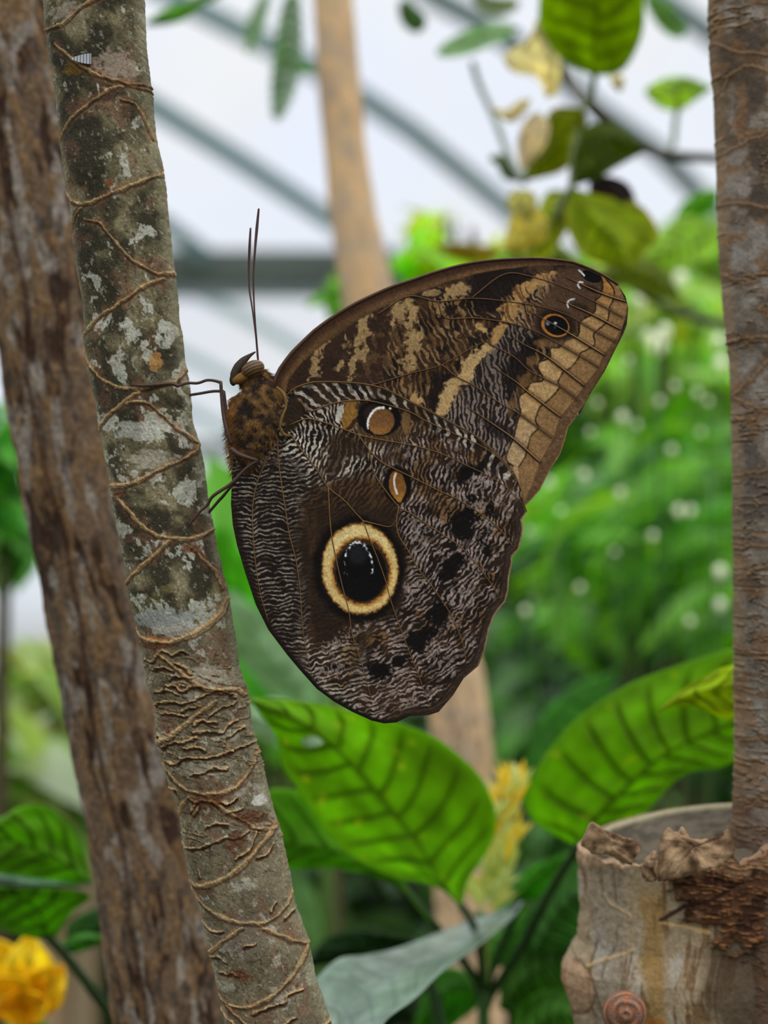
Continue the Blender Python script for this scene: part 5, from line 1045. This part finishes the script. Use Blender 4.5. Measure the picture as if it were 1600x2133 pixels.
# compound eye, striped
def ellipsoid(c, ax, nu=36, nv=60):
    u = np.linspace(0, PI, nu); v = np.linspace(0, 2 * PI, nv, endpoint=False); U, Vv = np.meshgrid(u, v, indexing='ij')
    q = np.stack([np.sin(U) * np.cos(Vv), np.sin(U) * np.sin(Vv), np.cos(U)], -1)
    return c + q @ np.array(ax), grid(nu, nv, True), q
ang = math.radians(24); e1 = RT * math.cos(ang) + UP * math.sin(ang); e2 = -RT * math.sin(ang) + UP * math.cos(ang)
Ve, Qe, q = ellipsoid(W(527, 769, BD - .0022), [e1 * .0025, e2 * .0018, -FW * .0018]); yv = q[..., 1].ravel(); xv = q[..., 0].ravel()
sb = .5 + .5 * np.sin((yv + .18 * xv * xv) * 17); Ce = np.zeros((len(yv), 3)) + np.array([112., 84., 40.]); Ce = mixc(Ce, (46, 34, 24), sb); Ce = mixc(Ce, (128, 98, 52), sst(.86, .98, np.hypot(xv, yv)))
Ve = Ve.reshape(-1, 3); mesh('eye', Ve, Qe, M['chitin'], bf, Ce)
Ve, Qe, q = ellipsoid(W(523, 770, BD + .0018), [e1 * .0024, e2 * .00165, FW * .0016]); mesh('eye', Ve.reshape(-1, 3), Qe, M['chitin'], bf, Ce)
# labial palps
for dd in (-.0007, .0007):
    P, R = pxtube([(487,796,BD+dd),(489,780,BD+dd),(497,764,BD+dd),(508,751,BD+dd),(520,741,BD+dd),(532,733,BD+dd)], (.0006, .00095, .0010, .0008, .0004, .00015)); MB().tube(P, R, 12, (62, 52, 46)).build('palp', M['body'], bf)
Ve, Qe, q = ellipsoid(W(486, 791, BD - .0006), [RT * .0008, UP * .0013, FW * .0009]); mesh('palp_base', Ve.reshape(-1, 3), Qe, M['body'], bf, np.zeros((Ve.size // 3, 3)) + np.array([58., 44., 36.]))
Ve, Qe, q = ellipsoid(W(508, 786, BD - .0012), [e1 * .0026, e2 * .0012, FW * .0016]); mesh('cheek', Ve.reshape(-1, 3), Qe, M['body'], bf, np.zeros((Ve.size // 3, 3)) + np.array([118., 84., 42.]))
# antennae
AC = (66, 40, 36)
P, R = pxtube([(538,756,BD-.001),(535,713,BD-.0013),(532,675,BD-.0016),(529,627,BD-.002),(528,579,BD-.0022),(531,525,BD-.0022),(535,477,BD-.002),(539,435,BD-.002)], (.00022, .00018, .00016, .00018, .0002, .00024, .00032, .00022), dn=8); MB().tube(P, R, 8, AC).build('antenna', M['chitin'], bf)
P, R = pxtube([(537,745,BD+.001),(533,700,BD+.0016),(526,645,BD+.002),(520,605,BD+.0026),(518.5,563,BD+.003),(520,516,BD+.003),(522,475,BD+.003)], (.00022, .00018, .00018, .0002, .00024, .0003, .0002), dn=8); MB().tube(P, R, 8, AC).build('antenna', M['chitin'], bf)
# legs
LC = (66, 46, 38)
def leg(segs, spines=6):
    m = MB()
    for pts, rad in segs:
        P, R = pxtube(pts, rad, dn=4); m.tube(P, R, 10, LC)
    for i in range(spines):
        j = int(len(P) * (.1 + .85 * i / spines)); t = P[min(j + 1, len(P) - 1)] - P[j]; t /= np.linalg.norm(t) + 1e-12
        dv_ = UP * rnd.choice([-1, 1]) * .8 + t * .5 - FW * rnd.uniform(0, .5); q = np.array([P[j], P[j] + dv_ * .00045]); m.tube(q, np.array([.00008, .00003]), 4, LC)
    return m.build('leg', M['chitin'], bf)
leg([([(482,925,.3985),(474,901,.3982),(466,866,.3986),(462,830,.3988),(460,796,.3988)], (.0005, .00048, .0004, .00035, .00036)),
     ([(461,797,.3988),(447,793,.3988),(431,792,.3990),(412,798,.3993),(390,798,.3996),(368,805,.3994)], (.00036, .0003, .0003, .0003, .00028)),
     ([(372,805,.3994),(356,799,.3988),(330,801,.3983),(300,803,.39805),(273,801,.3980)], (.0003, .0004, .00042, .00034, .0002))], 9)
leg([([(486,915,.4050),(476,880,.4052),(470,850,.4056),(466,815,.4058)], (.0005, .00042, .0004, .00036)), ([(466,815,.4058),(444,815,.4062),(420,819,.4068),(395,823,.4074),(372,826,.4084)], (.00032, .0003, .0003))], 5)
leg([([(482,935,.3978),(495,945,.3974),(512,952,.3972),(536,959,.3974)], (.0006, .00055, .0005, .00035)),
     ([(536,959,.3974),(510,978,.3974),(482,1007,.3975),(444,1033,.3982),(432,1052,.3990),(418,1064,.3993),(404,1080,.3995),(392,1095,.3996)], (.00034, .00032, .00036, .00036, .0003, .0003, .00034, .0002))], 9)
leg([([(500,990,.4045),(479,1016,.4050),(466,1032,.4055),(455,1044,.4060),(438,1064,.4070),(425,1078,.4078)], (.0003, .0003, .00034, .0003, .0003))], 8)
P, R = pxtube([(577,806,.3986),(592,822,.3976),(596,846,.3974),(588,868,.3973),(584,890,.3974),(592,905,.3982),(604,908,.3988)], (.0002, .0004, .00022, .0003, .00022, .0004, .0002)); MB().tube(P, R, 10, (112, 86, 46)).build('wing_hinge', M['body'], bf)
# glassy scale wing fragment stuck on the trunk
fr = W(178, 122, .3985); 
m = MB(); u = np.linspace(0, 1, 14); 
V = np.concatenate([W(148 + 42 * u + 0 * e, 122 - 10 * np.sin(u * PI * .5) * (1 if e < .5 else -1) * 1.0 + (e - .5) * 2, .3984 - .0006 * e)[:, None] for e in (0, .33, .66, 1)], 1)
m.add(V.reshape(-1, 3), grid(14, 4), (186, 190, 196)); cs = m.C[0]; cs[::8] = (90, 90, 96); cs[1::8] = (90, 90, 96); cs[2::8] = (90, 90, 96); cs[3::8] = (90, 90, 96)
o = m.build('shed_wing_scrap', M['petal']); s_ = o.modifiers.new('t', 'SOLIDIFY'); s_.thickness = .0001
tag(o, 'tiny translucent striped insect wing scrap stuck near the top of the scarred trunk', 'wing scrap')
